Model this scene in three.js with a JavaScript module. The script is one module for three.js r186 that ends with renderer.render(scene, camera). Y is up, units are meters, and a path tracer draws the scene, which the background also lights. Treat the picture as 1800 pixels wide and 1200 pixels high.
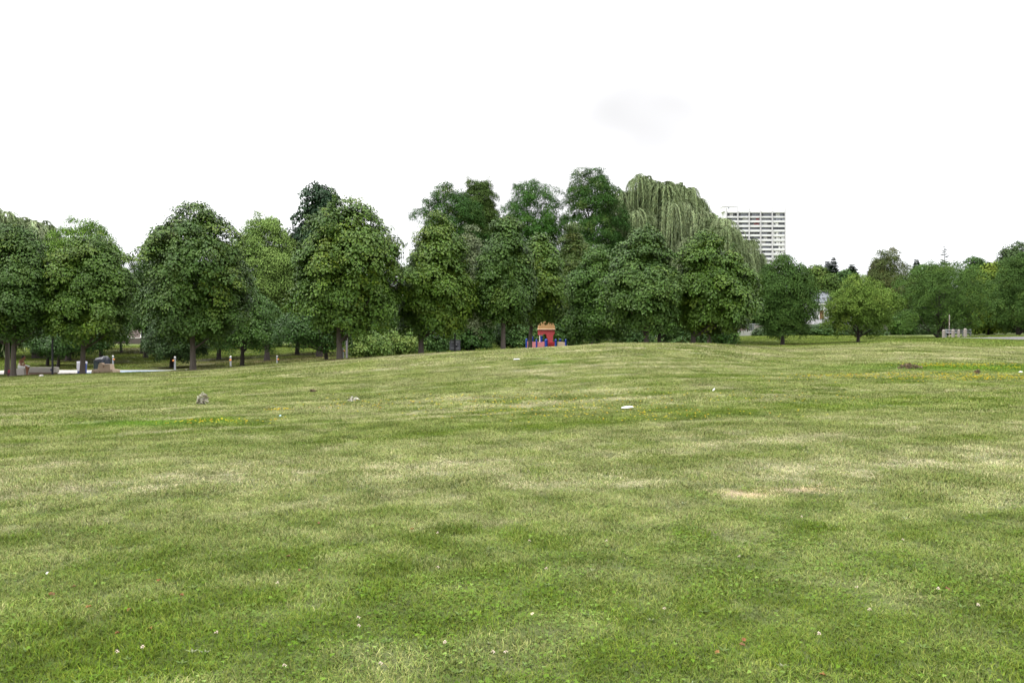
import * as THREE from 'three';
import { mergeGeometries } from 'three/addons/utils/BufferGeometryUtils.js';
import { RoundedBoxGeometry } from 'three/addons/geometries/RoundedBoxGeometry.js';
import { MarchingCubes } from 'three/addons/objects/MarchingCubes.js';

// ------------------------------------------------------------------ camera, sky, sun, exposure
const scene = new THREE.Scene();
const EYE = 1.6, F = 1448.5;                         // eye height; focal length in pixels of the 1800 x 1200 photograph
const camera = new THREE.PerspectiveCamera(45, 1800 / 1200, 0.1, 5000);
camera.position.set(0, EYE, 0);
camera.lookAt(0, EYE, -10);
const renderer = new THREE.WebGLRenderer({ antialias: true });
renderer.toneMapping = THREE.LinearToneMapping;
renderer.toneMappingExposure = 1.75;
renderer.shadowMap.enabled = true;

const mul = (s) => () => { s = (s + 0x6d2b79f5) | 0; let t = Math.imul(s ^ (s >>> 15), 1 | s); t = (t + Math.imul(t ^ (t >>> 7), 61 | t)) ^ t; return ((t ^ (t >>> 14)) >>> 0) / 4294967296; };
const hash = (x, y) => { let h = Math.imul(x | 0, 374761393) ^ Math.imul(y | 0, 668265263); h = Math.imul(h ^ (h >>> 13), 1274126177); return ((h ^ (h >>> 16)) >>> 0) / 4294967296; };
function noise(x, y) {
  const ix = Math.floor(x), iy = Math.floor(y), fx = x - ix, fy = y - iy, u = fx * fx * (3 - 2 * fx), v = fy * fy * (3 - 2 * fy);
  const a = hash(ix, iy), b = hash(ix + 1, iy), c = hash(ix, iy + 1), d = hash(ix + 1, iy + 1);
  return a + (b - a) * u + (c - a) * v + (a - b - c + d) * u * v;
}
const fbm = (x, y, n = 4) => { let s = 0, a = 0.5, t = 0; for (let i = 0; i < n; i++) { s += a * noise(x, y); t += a; a *= 0.5; x = x * 2.03 + 17.1; y = y * 2.03 + 9.7; } return s / t; };
const clamp = (x, a = 0, b = 1) => Math.min(b, Math.max(a, x));
const sstep = (a, b, x) => { const t = clamp((x - a) / (b - a)); return t * t * (3 - 2 * t); };
const mix = (a, b, t) => a + (b - a) * t;
const mix3 = (a, b, t) => [mix(a[0], b[0], t), mix(a[1], b[1], t), mix(a[2], b[2], t)];

{ // an overcast sky: brighter towards the zenith, thin uneven cloud
  const W = 512, H = 256, data = new Float32Array(W * H * 4);
  for (let j = 0; j < H; j++) for (let i = 0; i < W; i++) {
    const el = ((j + 0.5) / H - 0.5) * Math.PI, az = (i + 0.5) / W * 2 * Math.PI + 0.22, s = Math.max(0, Math.sin(el));
    const k = 1 / (0.18 + s), cx = Math.cos(az) * Math.cos(el) * k, cz = Math.sin(az) * Math.cos(el) * k;
    const cloud = fbm(cx * 0.75 + 31.6, cz * 0.75 + 12, 5);
    const L = 0.68 * (1 + 1.9 * s) * (0.5 + 0.65 * sstep(0.3, 0.6, cloud)), o = (j * W + i) * 4;
    const low = 1 - sstep(0, 0.2, s);
    data[o] = L * (1 - 0.05 * low); data[o + 1] = L * (1 - 0.015 * low); data[o + 2] = L * 1.015; data[o + 3] = 1;
  }
  const sky = new THREE.DataTexture(data, W, H, THREE.RGBAFormat, THREE.FloatType);
  sky.mapping = THREE.EquirectangularReflectionMapping; sky.magFilter = THREE.LinearFilter; sky.needsUpdate = true;
  scene.background = sky; scene.environment = sky;
}
const sun = new THREE.DirectionalLight(new THREE.Color(1, 0.965, 0.9), 1.5);
sun.position.set(-40, 100, -30); sun.target.position.set(0, 0, -60);
sun.castShadow = true; sun.shadow.radius = 30; sun.shadow.mapSize.set(4096, 4096);
Object.assign(sun.shadow.camera, { left: -110, right: 110, top: 110, bottom: -110, near: 1, far: 400 });
sun.name = 'sun'; scene.add(sun, sun.target);

// ------------------------------------------------------------------ helpers
const V = (x, y, z) => new THREE.Vector3(x, y, z);
const X = (px, d) => (px - 900) / F * d;            // sideways place of something seen at that column, d metres ahead
const Y = (py, d) => EYE + (600 - py) / F * d;
const taken = {};
function numbered(name) { const n = taken[name] = (taken[name] ?? -1) + 1; return n ? name + '_' + String(n).padStart(3, '0') : name; }
function tag(o, label, category, group) { o.userData.label = label; o.userData.category = category; if (group) o.userData.group = group; return o; }
function thing(name, label, category, [x, y, z], turn = 0, group) {
  const o = new THREE.Group(); o.name = numbered(name); o.position.set(x, y, z); o.rotation.y = turn; scene.add(o);
  return tag(o, label, category, group);
}
function part(name, geometry, material, parent, label) {
  const m = new THREE.Mesh(geometry, material); m.name = name; m.castShadow = m.receiveShadow = true; parent.add(m);
  if (label) m.userData.label = label;
  return m;
}
function structure(name, geometry, material, label, category) {
  const m = part(name, geometry, material, scene); m.name = numbered(name); m.userData.kind = 'structure';
  return tag(m, label, category);
}
const box = (w, h, d, x = 0, y = 0, z = 0, r = 0) => (r ? new RoundedBoxGeometry(w, h, d, 2, r) : new THREE.BoxGeometry(w, h, d)).translate(x, y, z);
const cyl = (r0, r1, h, x = 0, y = 0, z = 0, n = 20) => new THREE.CylinderGeometry(r1, r0, h, n).translate(x, y + h / 2, z);
const clean = (g) => { g = g.index ? g.toNonIndexed() : g; for (const k of Object.keys(g.attributes)) if (!['position', 'normal', 'uv'].includes(k)) g.deleteAttribute(k); return g; };
const join = (...g) => mergeGeometries(g.map(clean));
const RGB = (r, g, b) => new THREE.Color().setRGB(r, g, b);

function dataTexture(W, H, fn, srgb = false) {
  const a = new Uint8Array(W * H * 4);
  for (let j = 0; j < H; j++) for (let i = 0; i < W; i++) { const c = fn(i, j), o = (j * W + i) * 4; for (let k = 0; k < 3; k++) a[o + k] = clamp(Math.round((srgb ? Math.pow(clamp(c[k]), 1 / 2.2) : c[k]) * 255), 0, 255); a[o + 3] = 255; }
  const t = new THREE.DataTexture(a, W, H); t.magFilter = THREE.LinearFilter; t.minFilter = THREE.LinearMipmapLinearFilter; t.generateMipmaps = true;
  t.wrapS = t.wrapT = THREE.RepeatWrapping; if (srgb) t.colorSpace = THREE.SRGBColorSpace; t.needsUpdate = true;
  return t;
}
const grainTexture = dataTexture(256, 256, (i, j) => { const n = 0.55 * fbm(i / 9, j / 9, 3) + 0.45 * hash(i, j); return [n, n, n]; });
const mottle = (lo, hi, sx = 20, sy = 20) => dataTexture(256, 256, (i, j) => { const n = clamp(0.65 * fbm(i / sx, j / sy, 4) + 0.35 * hash(i, j + 999)); return [mix(lo, hi, n), mix(lo, hi, n), mix(lo, hi, n)]; }, true);
const barkTexture = mottle(0.45, 1, 5, 42), roughTexture = mottle(0.62, 1, 22, 22);
const mat = (c, o = {}) => new THREE.MeshStandardMaterial({ color: RGB(...c), roughness: 0.8, ...o });
const M = {
  bark: mat([0.15, 0.125, 0.105], { map: barkTexture, bumpMap: barkTexture, bumpScale: 0.03, roughness: 0.95 }),
  darkBark: mat([0.075, 0.06, 0.052], { map: barkTexture, bumpMap: barkTexture, bumpScale: 0.03, roughness: 0.95 }),
  concrete: mat([0.62, 0.57, 0.52], { map: roughTexture, bumpMap: grainTexture, bumpScale: 0.004, roughness: 0.95 }),
  sand: mat([0.6, 0.46, 0.34], { map: roughTexture, bumpMap: grainTexture, bumpScale: 0.004, roughness: 0.95 }),
  galvanised: mat([0.42, 0.44, 0.46], { map: roughTexture, metalness: 0.4, roughness: 0.5 }),
  blackMetal: mat([0.02, 0.02, 0.026], { roughness: 0.5 }),
  white: mat([0.78, 0.77, 0.75], { roughness: 0.6 }),
};

// ------------------------------------------------------------------ the lie of the land
// For some directions from the standing place: [distance ahead, height] of the field, of its crest, and of the ground behind.
const LAND = [
  [-500, [[20, -0.05], [48, -0.5], [58, -0.6], [75, -0.3], [105, 0.9], [160, 2.5], [700, 5]]],
  [0, [[20, -0.03], [48, -0.44], [58, -0.58], [75, -0.3], [105, 0.9], [160, 2.5], [700, 5]]],
  [160, [[20, 0.0], [48, -0.3], [58, -0.57], [75, -0.35], [105, 1.0], [160, 2.3], [700, 5]]],
  [300, [[20, 0.04], [46, -0.04], [58, -0.55], [75, -0.4], [105, 0.9], [160, 2.0], [700, 5]]],
  [600, [[20, 0.1], [46, 0.65], [58, 0.1], [75, 0.25], [105, 1.0], [160, 2], [700, 5]]],
  [740, [[20, 0.14], [45, 0.95], [57, 0.5], [75, 0.5], [105, 1.1], [160, 2], [700, 5]]],
  [900, [[20, 0.2], [44, 1.22], [56, 0.9], [75, 0.8], [105, 1.2], [160, 2], [700, 5]]],
  [970, [[20, 0.22], [44, 1.33], [56, 1.0], [75, 0.87], [105, 1.3], [160, 2.1], [700, 5]]],
  [1100, [[20, 0.25], [44, 1.54], [56, 1.2], [75, 1.0], [105, 1.5], [160, 2.4], [700, 5]]],
  [1240, [[20, 0.28], [48, 1.52], [60, 1.2], [78, 1.1], [110, 2.1], [160, 2.8], [700, 5]]],
  [1390, [[20, 0.3], [58, 1.24], [67, 1.1], [80, 1.22], [112, 2.4], [160, 3], [700, 5]]],
  [1500, [[20, 0.32], [66, 1.45], [76, 1.35], [88, 1.5], [114, 2.45], [160, 3.1], [700, 5]]],
  [1600, [[20, 0.33], [75, 1.755], [85, 1.7], [96, 1.85], [115, 2.5], [160, 3.2], [700, 5]]],
  [1800, [[20, 0.35], [92, 2.2], [100, 2.32], [110, 2.5], [130, 2.9], [170, 3.4], [700, 5]]],
  [2300, [[20, 0.35], [92, 2.4], [100, 2.5], [110, 2.6], [130, 2.9], [170, 3.4], [700, 5]]],
].map(([px, p]) => { const t = (px - 900) / F, s = Math.hypot(1, t); return [Math.atan(t), p.map(([d, h], k) => [d * s, k === 1 ? h - 0.05 : h])]; });
function hermite(xs, ys, x) {
  const n = xs.length;
  if (x <= xs[0]) return ys[0];
  if (x >= xs[n - 1]) return ys[n - 1];
  let i = 0; while (x > xs[i + 1]) i++;
  const m = (k) => { if (k <= 0 || k >= n - 1) { const q = k <= 0 ? 0 : n - 2; return (ys[q + 1] - ys[q]) / (xs[q + 1] - xs[q]); } const a = (ys[k] - ys[k - 1]) / (xs[k] - xs[k - 1]), b = (ys[k + 1] - ys[k]) / (xs[k + 1] - xs[k]); return a * b <= 0 ? 0 : 2 * a * b / (a + b); };
  const h = xs[i + 1] - xs[i], t = (x - xs[i]) / h, t2 = t * t, t3 = t2 * t;
  return (2 * t3 - 3 * t2 + 1) * ys[i] + (t3 - 2 * t2 + t) * h * m(i) + (3 * t2 - 2 * t3) * ys[i + 1] + (t3 - t2) * h * m(i + 1);
}
const LA = LAND.map((l) => l[0]), NP = LAND[0][1].length;
const LD = [], LH = []; for (let k = 0; k < NP; k++) { LD.push(LAND.map((l) => l[1][k][0])); LH.push(LAND.map((l) => l[1][k][1])); }
const profiles = new Map();
function profile(a) {
  const key = Math.round(a * 4000);
  if (!profiles.has(key)) { const q = key / 4000, xs = [0, 3], ys = [0, 0]; for (let k = 0; k < NP; k++) { xs.push(hermite(LA, LD[k], q)); ys.push(hermite(LA, LH[k], q)); } profiles.set(key, [xs, ys]); }
  return profiles.get(key);
}
const PAD = { x0: -38, x1: -15.5, z0: -62.3, z1: -54.2, y: -0.56 };   // the paved splash pad behind the crest
function height(x, z) {
  const r = Math.hypot(x, z), a = Math.atan2(x, -z), key = a * 4000, k0 = Math.floor(key), f = key - k0;
  const p0 = profile(k0 / 4000), p1 = profile((k0 + 1) / 4000);
  let h = mix(hermite(p0[0], p0[1], r), hermite(p1[0], p1[1], r), f) * (1 - sstep(1.0, 1.9, Math.abs(a)));
  h += (fbm(x * 0.22 + 5, z * 0.22 + 3, 3) - 0.5) * 0.1 * sstep(2, 8, r) * (1 - 0.6 * sstep(30, 50, r)) + (noise(x * 1.7, z * 1.7) - 0.5) * 0.025;
  const pad = sstep(-2.2, 0, Math.min(x - PAD.x0, PAD.x1 - x)) * sstep(-1.8, 0, Math.min(z - PAD.z0, PAD.z1 - z));
  return mix(h, PAD.y - 0.06, pad);
}
const PATHQ = [[43.5, -80.5], [46.5, -74], [80, -66], [80, -99], [55.9, -91]];  // the paved path: tip, near side, far side
function pathPoint(u, v) { // u along, v from the near to the far side
  const near = u < 0.15 ? [mix(43.5, 46.5, u / 0.15), mix(-80.5, -74, u / 0.15)] : [mix(46.5, 80, (u - 0.15) / 0.85), mix(-74, -66, (u - 0.15) / 0.85)], far = u < 0.4 ? [mix(43.6, 55.9, u / 0.4), mix(-80.9, -91, u / 0.4)] : [mix(55.9, 80, (u - 0.4) / 0.6), mix(-91, -99, (u - 0.4) / 0.6)];
  return [mix(near[0], far[0], v), mix(near[1], far[1], v)];
}
function onPath(x, z) { if (x < 42.5) return false; let inside = false; for (let i = 0, j = 4; i < 5; j = i++) { const [xi, zi] = PATHQ[i], [xj, zj] = PATHQ[j]; if ((zi > z) !== (zj > z) && x < (xj - xi) * (z - zi) / (zj - zi) + xi) inside = !inside; } return inside; }
function groundNormal(x, z) { const e = 0.25; return V(height(x - e, z) - height(x + e, z), 2 * e, height(x, z - e) - height(x, z + e)).normalize(); }

// What grows where: dry (0 green .. 1 straw), tone, pale (dead straw patches), worn (bare earth, spread wider to paint shade under the trees).
const STRAW = [[2.3, -8.5, 0.15, 0.16], [2.48, -8.46, 0.12, 0.1], [2.97, -8.66, 0.24, 0.1], [3.12, -8.7, 0.12, 0.08]];
const SHADE = [];                                     // bare earth and painted shade under trees, filled below: [x, z, radius]
function field(x, z) {
  const d = -z, u = x * 0.93 + d * 0.36, v = d * 0.93 - x * 0.36;        // along and across the mower's tracks
  const warp = (fbm(x * 0.12 + 40, z * 0.12, 3) - 0.5) * 4;
  const s = d - 0.16 * x * sstep(2, 14, d) + warp * sstep(4, 20, d) * 0.8;
  const streak = fbm(u * 0.09 + 7, v * 1.1, 4), streak2 = fbm(u * 0.1 + 70, v * 2.6 + 8, 3), blot = fbm(x * 0.8, z * 0.8 + 50, 4), fine = fbm(x * 3.3 + 9, z * 3.3, 3);
  let dry = hermite([0, 3, 5, 7, 8.5, 10, 12, 13.5, 15, 16.5, 19, 22, 25, 29, 34, 40, 48, 60], [0.1, 0.1, 0.15, 0.27, 0.42, 0.5, 0.44, 0.42, 0.26, 0.3, 0.44, 0.4, 0.38, 0.46, 0.46, 0.58, 0.54, 0.3], s);
  const thread = fbm(u * 0.07 + 31, v * 4.5, 3);
  const speck = noise(x * 11, z * 11);
  dry += (streak - 0.5) * 0.32 * (0.5 + 0.5 * sstep(6, 12, d)) + (streak2 - 0.5) * 0.35 + (thread - 0.5) * 0.95 * sstep(8, 16, d) + (blot - 0.5) * 0.2 + (fine - 0.5) * 0.7 + (speck - 0.5) * 0.35;
  const left = sstep(-3, -12, x) * sstep(8, 14, d);
  dry -= 0.1 * left;
  // lusher stripes and patches seen in the photograph
  const lush = Math.max(Math.exp(-Math.pow((x + 6.6) / 1.5, 2) - Math.pow((d - 15.9) / 0.55, 2)), 0.9 * Math.exp(-Math.pow((x - 19) / 7, 2) - Math.pow((d - 31) / 2.2, 2)) , 0.8 * Math.exp(-Math.pow((x - 1.3) / 0.9, 2) - Math.pow((d - 31.5) / 0.5, 2)));
  dry -= 0.75 * lush;
  const bank = sstep(62, 74, Math.hypot(x, z));      // the bank behind the mound is a greener, unmown sward
  dry = mix(dry, 0.14 + (blot - 0.5) * 0.5, bank);
  let pale = 0;
  for (const [sx, sz, rx, rz] of STRAW) { const q = Math.pow((x - sx) / rx, 2) + Math.pow((z - sz) / rz, 2); if (q < 5) pale = Math.max(pale, clamp(1.5 * Math.exp(-q * 0.8) - 0.5 * (fine - 0.25))); }
  let wornShade = 0;
  for (const [sx, sz, r] of SHADE) { const q = Math.hypot(x - sx, z - sz) / r; if (q < 1.3) wornShade = Math.max(wornShade, (1 - sstep(0.25, 1.2, q)) * clamp(0.35 + 1.3 * (blot - 0.25))); }
  return { dry: clamp(dry), pale, wornShade: clamp(wornShade), lush, tone: 0.68 + 0.22 * streak2 + 0.3 * fine + 0.16 * speck };
}
const GREEN = [0.08, 0.117, 0.011], OLIVE = [0.156, 0.172, 0.066], DRYC = [0.252, 0.243, 0.152], PALE = [0.44, 0.35, 0.215], EARTH_SHADE = [0.085, 0.06, 0.04], LUSH = [0.08, 0.155, 0.018];
function turf(f) {
  let c = f.dry < 0.5 ? mix3(GREEN, OLIVE, f.dry * 2) : mix3(OLIVE, DRYC, f.dry * 2 - 1);
  c = mix3(c, LUSH, 0.6 * f.lush);
  c = mix3(c, PALE, f.pale); c = mix3(c, EARTH_SHADE, f.wornShade * 0.85);
  return c.map((k) => k * f.tone);
}

// ------------------------------------------------------------------ trees: where they stand (the shapes follow further down)
// kind, column of the trunk, metres ahead, crown top row, crown left, crown right, crown bottom row, palette, label
const TREES = [
  ['maple', 'maple_tree', 24, 50, 398, -78, 112, 600, 'maple', 'broad maple whose trunk shelters the person seated on the block', 11],
  ['maple', 'maple_tree', 12, 53.5, 420, -110, 60, 596, 'maple', 'maple close behind the trunk with the red backpack', 12],
  ['maple', 'maple_tree', 143, 51, 412, 84, 240, 604, 'mapleWarm', 'maple with slender leaning trunk in front of the blue barrel', 13],
  ['maple', 'maple_tree', 337, 46.5, 364, 243, 446, 606, 'maple', 'large dense maple with a white stone at its foot', 14],
  ['maple', 'maple_tree', 596, 46, 353, 506, 706, 592, 'mapleBright', 'tall maple with forked limbs beside the grey lamp post', 15],
  ['pointed', 'maple_tree', 741, 49, 374, 692, 836, 586, 'mapleWarm', 'pointed maple with bare trunk beside the back of the grey sign', 16],
  ['pointed', 'maple_tree', 886, 50, 378, 832, 946, 572, 'maple', 'pointed maple standing just beside the playground', 17],
  ['pointed', 'maple_tree', 932, 54, 418, 898, 1002, 570, 'mapleWarm', 'maple whose trunk stands before the pink playground panels', 18],
  ['pointed', 'maple_tree', 1135, 49, 402, 1062, 1206, 580, 'maple', 'dark maple with straight trunk in front of the weeping willow', 19],
  ['maple', 'maple_tree', 1217, 50, 412, 1176, 1318, 584, 'mapleWarm', 'maple with pale thick trunk in front of the weeping willow', 20],
  ['maple', 'maple_tree', 1246, 56, 440, 1214, 1326, 582, 'mapleWarm', 'maple close behind the pale thick trunk near the wire fence', 21],
  ['linden', 'linden_tree', 1052, 58, 428, 988, 1112, 612, 'linden', 'bright green linden clothed in leaves down to the ground', 22],
  ['linden', 'linden_tree', 1160, 66, 470, 1110, 1230, 588, 'linden', 'slender linden in the shade behind the dark maple', 23],
  // beyond the dip on the right
  ['ash', 'ash_tree', 1376, 82, 449, 1322, 1437, 596, 'ashDark', 'dark green ash with a short black trunk before the tower', 31],
  ['ash', 'ash_tree', 1508, 86, 488, 1452, 1576, 588, 'ashLime', 'round yellow green ash beside the house with grey roof', 32],
  ['ash', 'ash_tree', 1650, 98, 455, 1584, 1742, 592, 'ashDark2', 'wide mid green ash behind the wooden posts', 33],
  ['ash', 'ash_tree', 1790, 104, 446, 1742, 1850, 594, 'ashDark', 'dark green ash standing over the paved path', 34],
  ['ash', 'ash_tree', 1737, 112, 466, 1704, 1782, 588, 'ashYellow', 'yellowish ash with forked trunk between two darker ashes', 35],
  // second row, left to right
  ['linden', 'linden_tree', 385, 80, 436, 316, 456, 604, 'linden', 'broad green tree filling the gap behind the large dense maple', 61.5],
  ['linden', 'linden_tree', 522, 83, 430, 470, 596, 602, 'linden', 'broad green tree behind the pale feathery ash and forked maple', 62.5],
  ['linden', 'linden_tree', 662, 80, 474, 606, 728, 606, 'freshDark', 'broad green tree behind the bright yellow green shrubs', 63.5],
  ['linden', 'linden_tree', 176, 74, 470, 120, 250, 606, 'freshDark', 'broad green tree right behind the slender leaning trunk', 64.5],
  ['willow', 'willow_tree', 66, 82, 364, -120, 140, 590, 'willow', 'yellow green weeping willow behind the seated person', 41],
  ['ash', 'poplar_tree', 120, 78, 384, 60, 226, 600, 'fresh', 'fresh green tree towering behind the blue barrel', 42],
  ['linden', 'small_tree', 83, 69, 556, 50, 132, 622, 'understory', 'small tree with tapered dark trunk behind the concrete bench', 43],
  ['linden', 'small_tree', 100, 65.5, 560, 84, 186, 622, 'understory', 'small tree with straight dark trunk beside the black pole', 44],
  ['ash', 'linden_tree', 255, 84, 428, 226, 332, 590, 'blueGreen', 'blue green tree rising behind the garbage bin', 45],
  ['maple', 'purple_tree', 288, 92, 392, 262, 322, 520, 'purple', 'dark purple leaved tree behind the large dense maple', 46],
  ['ash', 'small_tree', 213, 92, 530, 150, 250, 574, 'understory', 'small tree with black trunk in front of the brown house', 47],
  ['ash', 'small_tree', 249, 90, 520, 222, 300, 578, 'blueGreen', 'small leaning tree beside the brown house', 48],
  ['ash', 'ash_tree', 470, 74, 376, 404, 514, 560, 'paleAsh', 'pale feathery ash beside the large dense maple', 49],
  ['linden', 'linden_tree', 425, 64, 490, 345, 502, 622, 'freshDark', 'low spreading tree with drooping bright leaves over dark ground', 50],
  ['linden', 'linden_tree', 300, 66, 500, 262, 366, 632, 'blueGreen', 'low spreading tree with black trunk behind an orange ringed post', 51],
  ['chestnut', 'chestnut_tree', 560, 76, 327, 498, 622, 560, 'chestnut', 'very dark lumpy tree with a bare twig on top', 52],
  ['linden', 'small_tree', 574, 60, 520, 488, 628, 612, 'understory', 'small low forking tree beside the tall forked maple', 53],
  ['locust', 'locust_tree', 795, 88, 336, 732, 862, 560, 'locust', 'rounded dark locust tree, shorter of the locust group', 54],
  ['locust', 'locust_tree', 838, 95, 318, 804, 876, 520, 'locustOlive', 'narrow olive locust tree with open top', 55],
  ['locust', 'locust_tree', 930, 88, 324, 864, 1002, 570, 'locustGreen', 'spreading green locust tree with gaps of sky', 56],
  ['locust', 'locust_tree', 1040, 86, 300, 978, 1102, 560, 'locust', 'tallest locust tree beside the weeping willow', 57],
  ['linden', 'silver_tree', 822, 72, 398, 788, 866, 590, 'silver', 'tree with silvery leaves between two pointed maples', 58],
  ['linden', 'linden_tree', 1005, 76, 400, 962, 1050, 590, 'locustOlive', 'olive tinged tree filling the gap left of the bright linden', 59],
  ['willow', 'willow_tree', 1168, 92, 304, 1060, 1258, 560, 'willow', 'huge pale weeping willow with grey green cascades', 60],
  ['willow', 'willow_tree', 1264, 88, 370, 1182, 1346, 570, 'willow', 'lower weeping willow crown trailing before the tower', 61],
  // background, right
  ['upright', 'birch_tree', 1562, 124, 442, 1522, 1602, 590, 'brownish', 'upright olive brown tree behind the round yellow green ash', 71],
  ['maple', 'purple_tree', 1540, 134, 462, 1524, 1562, 560, 'purple', 'small purple leaved tree beside the upright olive brown tree', 72],
  ['ash', 'far_tree', 1425, 128, 468, 1394, 1476, 590, 'oliveGreen', 'olive tree behind the house with grey roof', 73],
  ['ash', 'far_tree', 1485, 150, 476, 1466, 1514, 590, 'limeGreen', 'bluish far tree between two spruces', 74],
  ['ash', 'far_tree', 1722, 150, 456, 1686, 1752, 590, 'limeGreen', 'low rounded far tree behind the wide mid green ash', 75],
  ['ash', 'far_tree', 1768, 150, 428, 1738, 1822, 590, 'greyGreen', 'high bluish far tree above the dark green ash', 76],
  ['ash', 'far_tree', 1630, 140, 466, 1596, 1668, 590, 'limeGreen', 'dark far tree below the lone spruce top', 77],
  ['ash', 'far_tree', 1340, 128, 470, 1310, 1372, 592, 'limeGreen', 'dark far tree hanging over the wire fence', 78],
  ['spruce', 'spruce_tree', 1455, 170, 456, 1441, 1470, 590, 'spruceBlue', 'bluish spruce behind the house with grey roof', 79],
  ['spruce', 'spruce_tree', 1466, 155, 450, 1450, 1482, 590, 'spruce', 'dark green spruce behind the house with grey roof', 80],
  ['spruce', 'spruce_tree', 1498, 150, 462, 1478, 1518, 590, 'spruce', 'broad dark spruce behind the round yellow green ash', 81],
  ['spruce', 'spruce_tree', 1612, 150, 453, 1600, 1626, 590, 'spruce', 'slim dark spruce beside the upright olive brown tree', 82],
  ['spruce', 'spruce_tree', 1661, 160, 430, 1648, 1675, 590, 'spruceThin', 'lone ragged spruce top above the wide mid green ash', 83],
];
for (const t of TREES) if (t[3] < 84 && t[0] !== 'willow') SHADE.push([X((t[5] + t[6]) / 2, t[3]), -t[3], Math.max(2.2, (t[6] - t[5]) / 2 / F * t[3] * (t[3] > 56 ? 1.35 : 0.6))]);  // earth spread wider behind the crest to darken the ground like tree shade
SHADE.push([X(420, 66), -68, 8], [X(360, 70), -72, 7], [X(500, 70), -72, 7], [X(560, 66), -67, 5], [X(250, 90), -92, 6], [X(200, 95), -98, 5]);  // further earth patches, partly real soil, partly painted shade on the bank

// ------------------------------------------------------------------ ground
{
  const rings = [0]; for (let r = 0.6; r < 3200; r *= 1.036) rings.push(r);
  const az = []; for (let i = 0; i <= 190; i++) az.push(-0.8 + 1.6 * i / 190); for (let i = 1; i < 40; i++) az.push(0.8 + (2 * Math.PI - 1.6) * i / 40);
  const pos = [], uv = [], idx = [], n = az.length;
  for (const r of rings) for (const a of az) { const x = Math.sin(a) * r, z = -Math.cos(a) * r; pos.push(x, height(x, z), z); uv.push(x / 160 + 0.5, (-z + 10) / 160); }
  for (let i = 0; i < rings.length - 1; i++) for (let j = 0; j < n; j++) { const a = i * n + j, b = i * n + (j + 1) % n; idx.push(a, b, a + n, b, b + n, a + n); }
  const g = new THREE.BufferGeometry();
  g.setAttribute('position', new THREE.Float32BufferAttribute(pos, 3)); g.setAttribute('uv', new THREE.Float32BufferAttribute(uv, 2)); g.setIndex(idx); g.computeVertexNormals();
  const N = 1400;
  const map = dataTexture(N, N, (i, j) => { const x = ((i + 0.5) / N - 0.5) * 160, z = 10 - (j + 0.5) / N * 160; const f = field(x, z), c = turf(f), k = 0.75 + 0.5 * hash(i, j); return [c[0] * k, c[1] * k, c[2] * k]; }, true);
  map.wrapS = map.wrapT = THREE.MirroredRepeatWrapping;
  const bump = grainTexture.clone(); bump.repeat.set(320, 320); bump.needsUpdate = true;
  structure('lawn', g, new THREE.MeshStandardMaterial({ map, bumpMap: bump, bumpScale: 0.03, roughness: 1 }), 'gently rolling mown park lawn with dry streaks', 'lawn');
}
console.log('ground');

// ------------------------------------------------------------------ grass, clover and flowers
const up = V(0, 1, 0);
class Leaves {                                        // collects small faces with colours
  constructor() { this.p = []; this.c = []; this.n = 0; }
  tri(a, b, c, k) { for (const v of [a, b, c]) { this.p.push(v.x, v.y, v.z); this.c.push(...k); } }
  geometry() { const g = new THREE.BufferGeometry(); g.setAttribute('position', new THREE.Float32BufferAttribute(this.p, 3)); g.setAttribute('color', new THREE.Float32BufferAttribute(this.c, 3)); g.computeVertexNormals(); return g; }
  // a leaf from its stalk along dir, turned so that its face looks along nor
  leaf(at, dir, nor, length, width, k, lobed = false, fold = 0.12) {
    const side = V().crossVectors(dir, nor).normalize(), n = V().crossVectors(side, dir).normalize();
    const P = (a, b, f = 0) => V().copy(at).addScaledVector(dir, a * length).addScaledVector(side, b * width).addScaledVector(n, f * length);
    if (lobed) {
      const c = P(0.4, 0, -fold * 0.6), out = [[0, 0, 0], [0.02, 0.3, 0], [0.36, 0.5, fold], [0.46, 0.24, 0], [0.76, 0.3, fold * 0.5], [1, 0, -fold * 0.6], [0.76, -0.3, fold * 0.5], [0.46, -0.24, 0], [0.36, -0.5, fold], [0.02, -0.3, 0]].map((q) => P(...q));
      for (let i = 0; i < out.length; i++) this.tri(c, out[i], out[(i + 1) % out.length], k);
    } else {
      const a = P(0, 0), b = P(1, 0, -fold * 0.7), l = P(0.45, 0.5, fold), r = P(0.45, -0.5, fold);
      this.tri(a, l, b, k); this.tri(a, b, r, k);
    }
  }
}
const onSphere = (R) => { const y = R() * 2 - 1, a = R() * 6.2832, r = Math.sqrt(1 - y * y); return V(Math.cos(a) * r, y, Math.sin(a) * r); };
const jitter = (R, s) => V(R() - 0.5, R() - 0.5, R() - 0.5).multiplyScalar(2 * s);
function instanced(name, geometry, material, list, parent, label) {
  const m = new THREE.InstancedMesh(geometry, material, list.length), c = new THREE.Color();
  list.forEach((e, i) => { m.setMatrixAt(i, e.m); if (e.c) m.setColorAt(i, c.setRGB(...e.c)); });
  m.name = name; m.userData.kind = 'stuff'; if (label) m.userData.label = label; m.castShadow = m.receiveShadow = true; parent.add(m);
  return m;
}
const leafMaterial = (roughness = 0.5, o = {}) => new THREE.MeshPhysicalMaterial({ vertexColors: true, roughness, specularIntensity: 0.45, side: THREE.DoubleSide, ...o });

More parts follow.
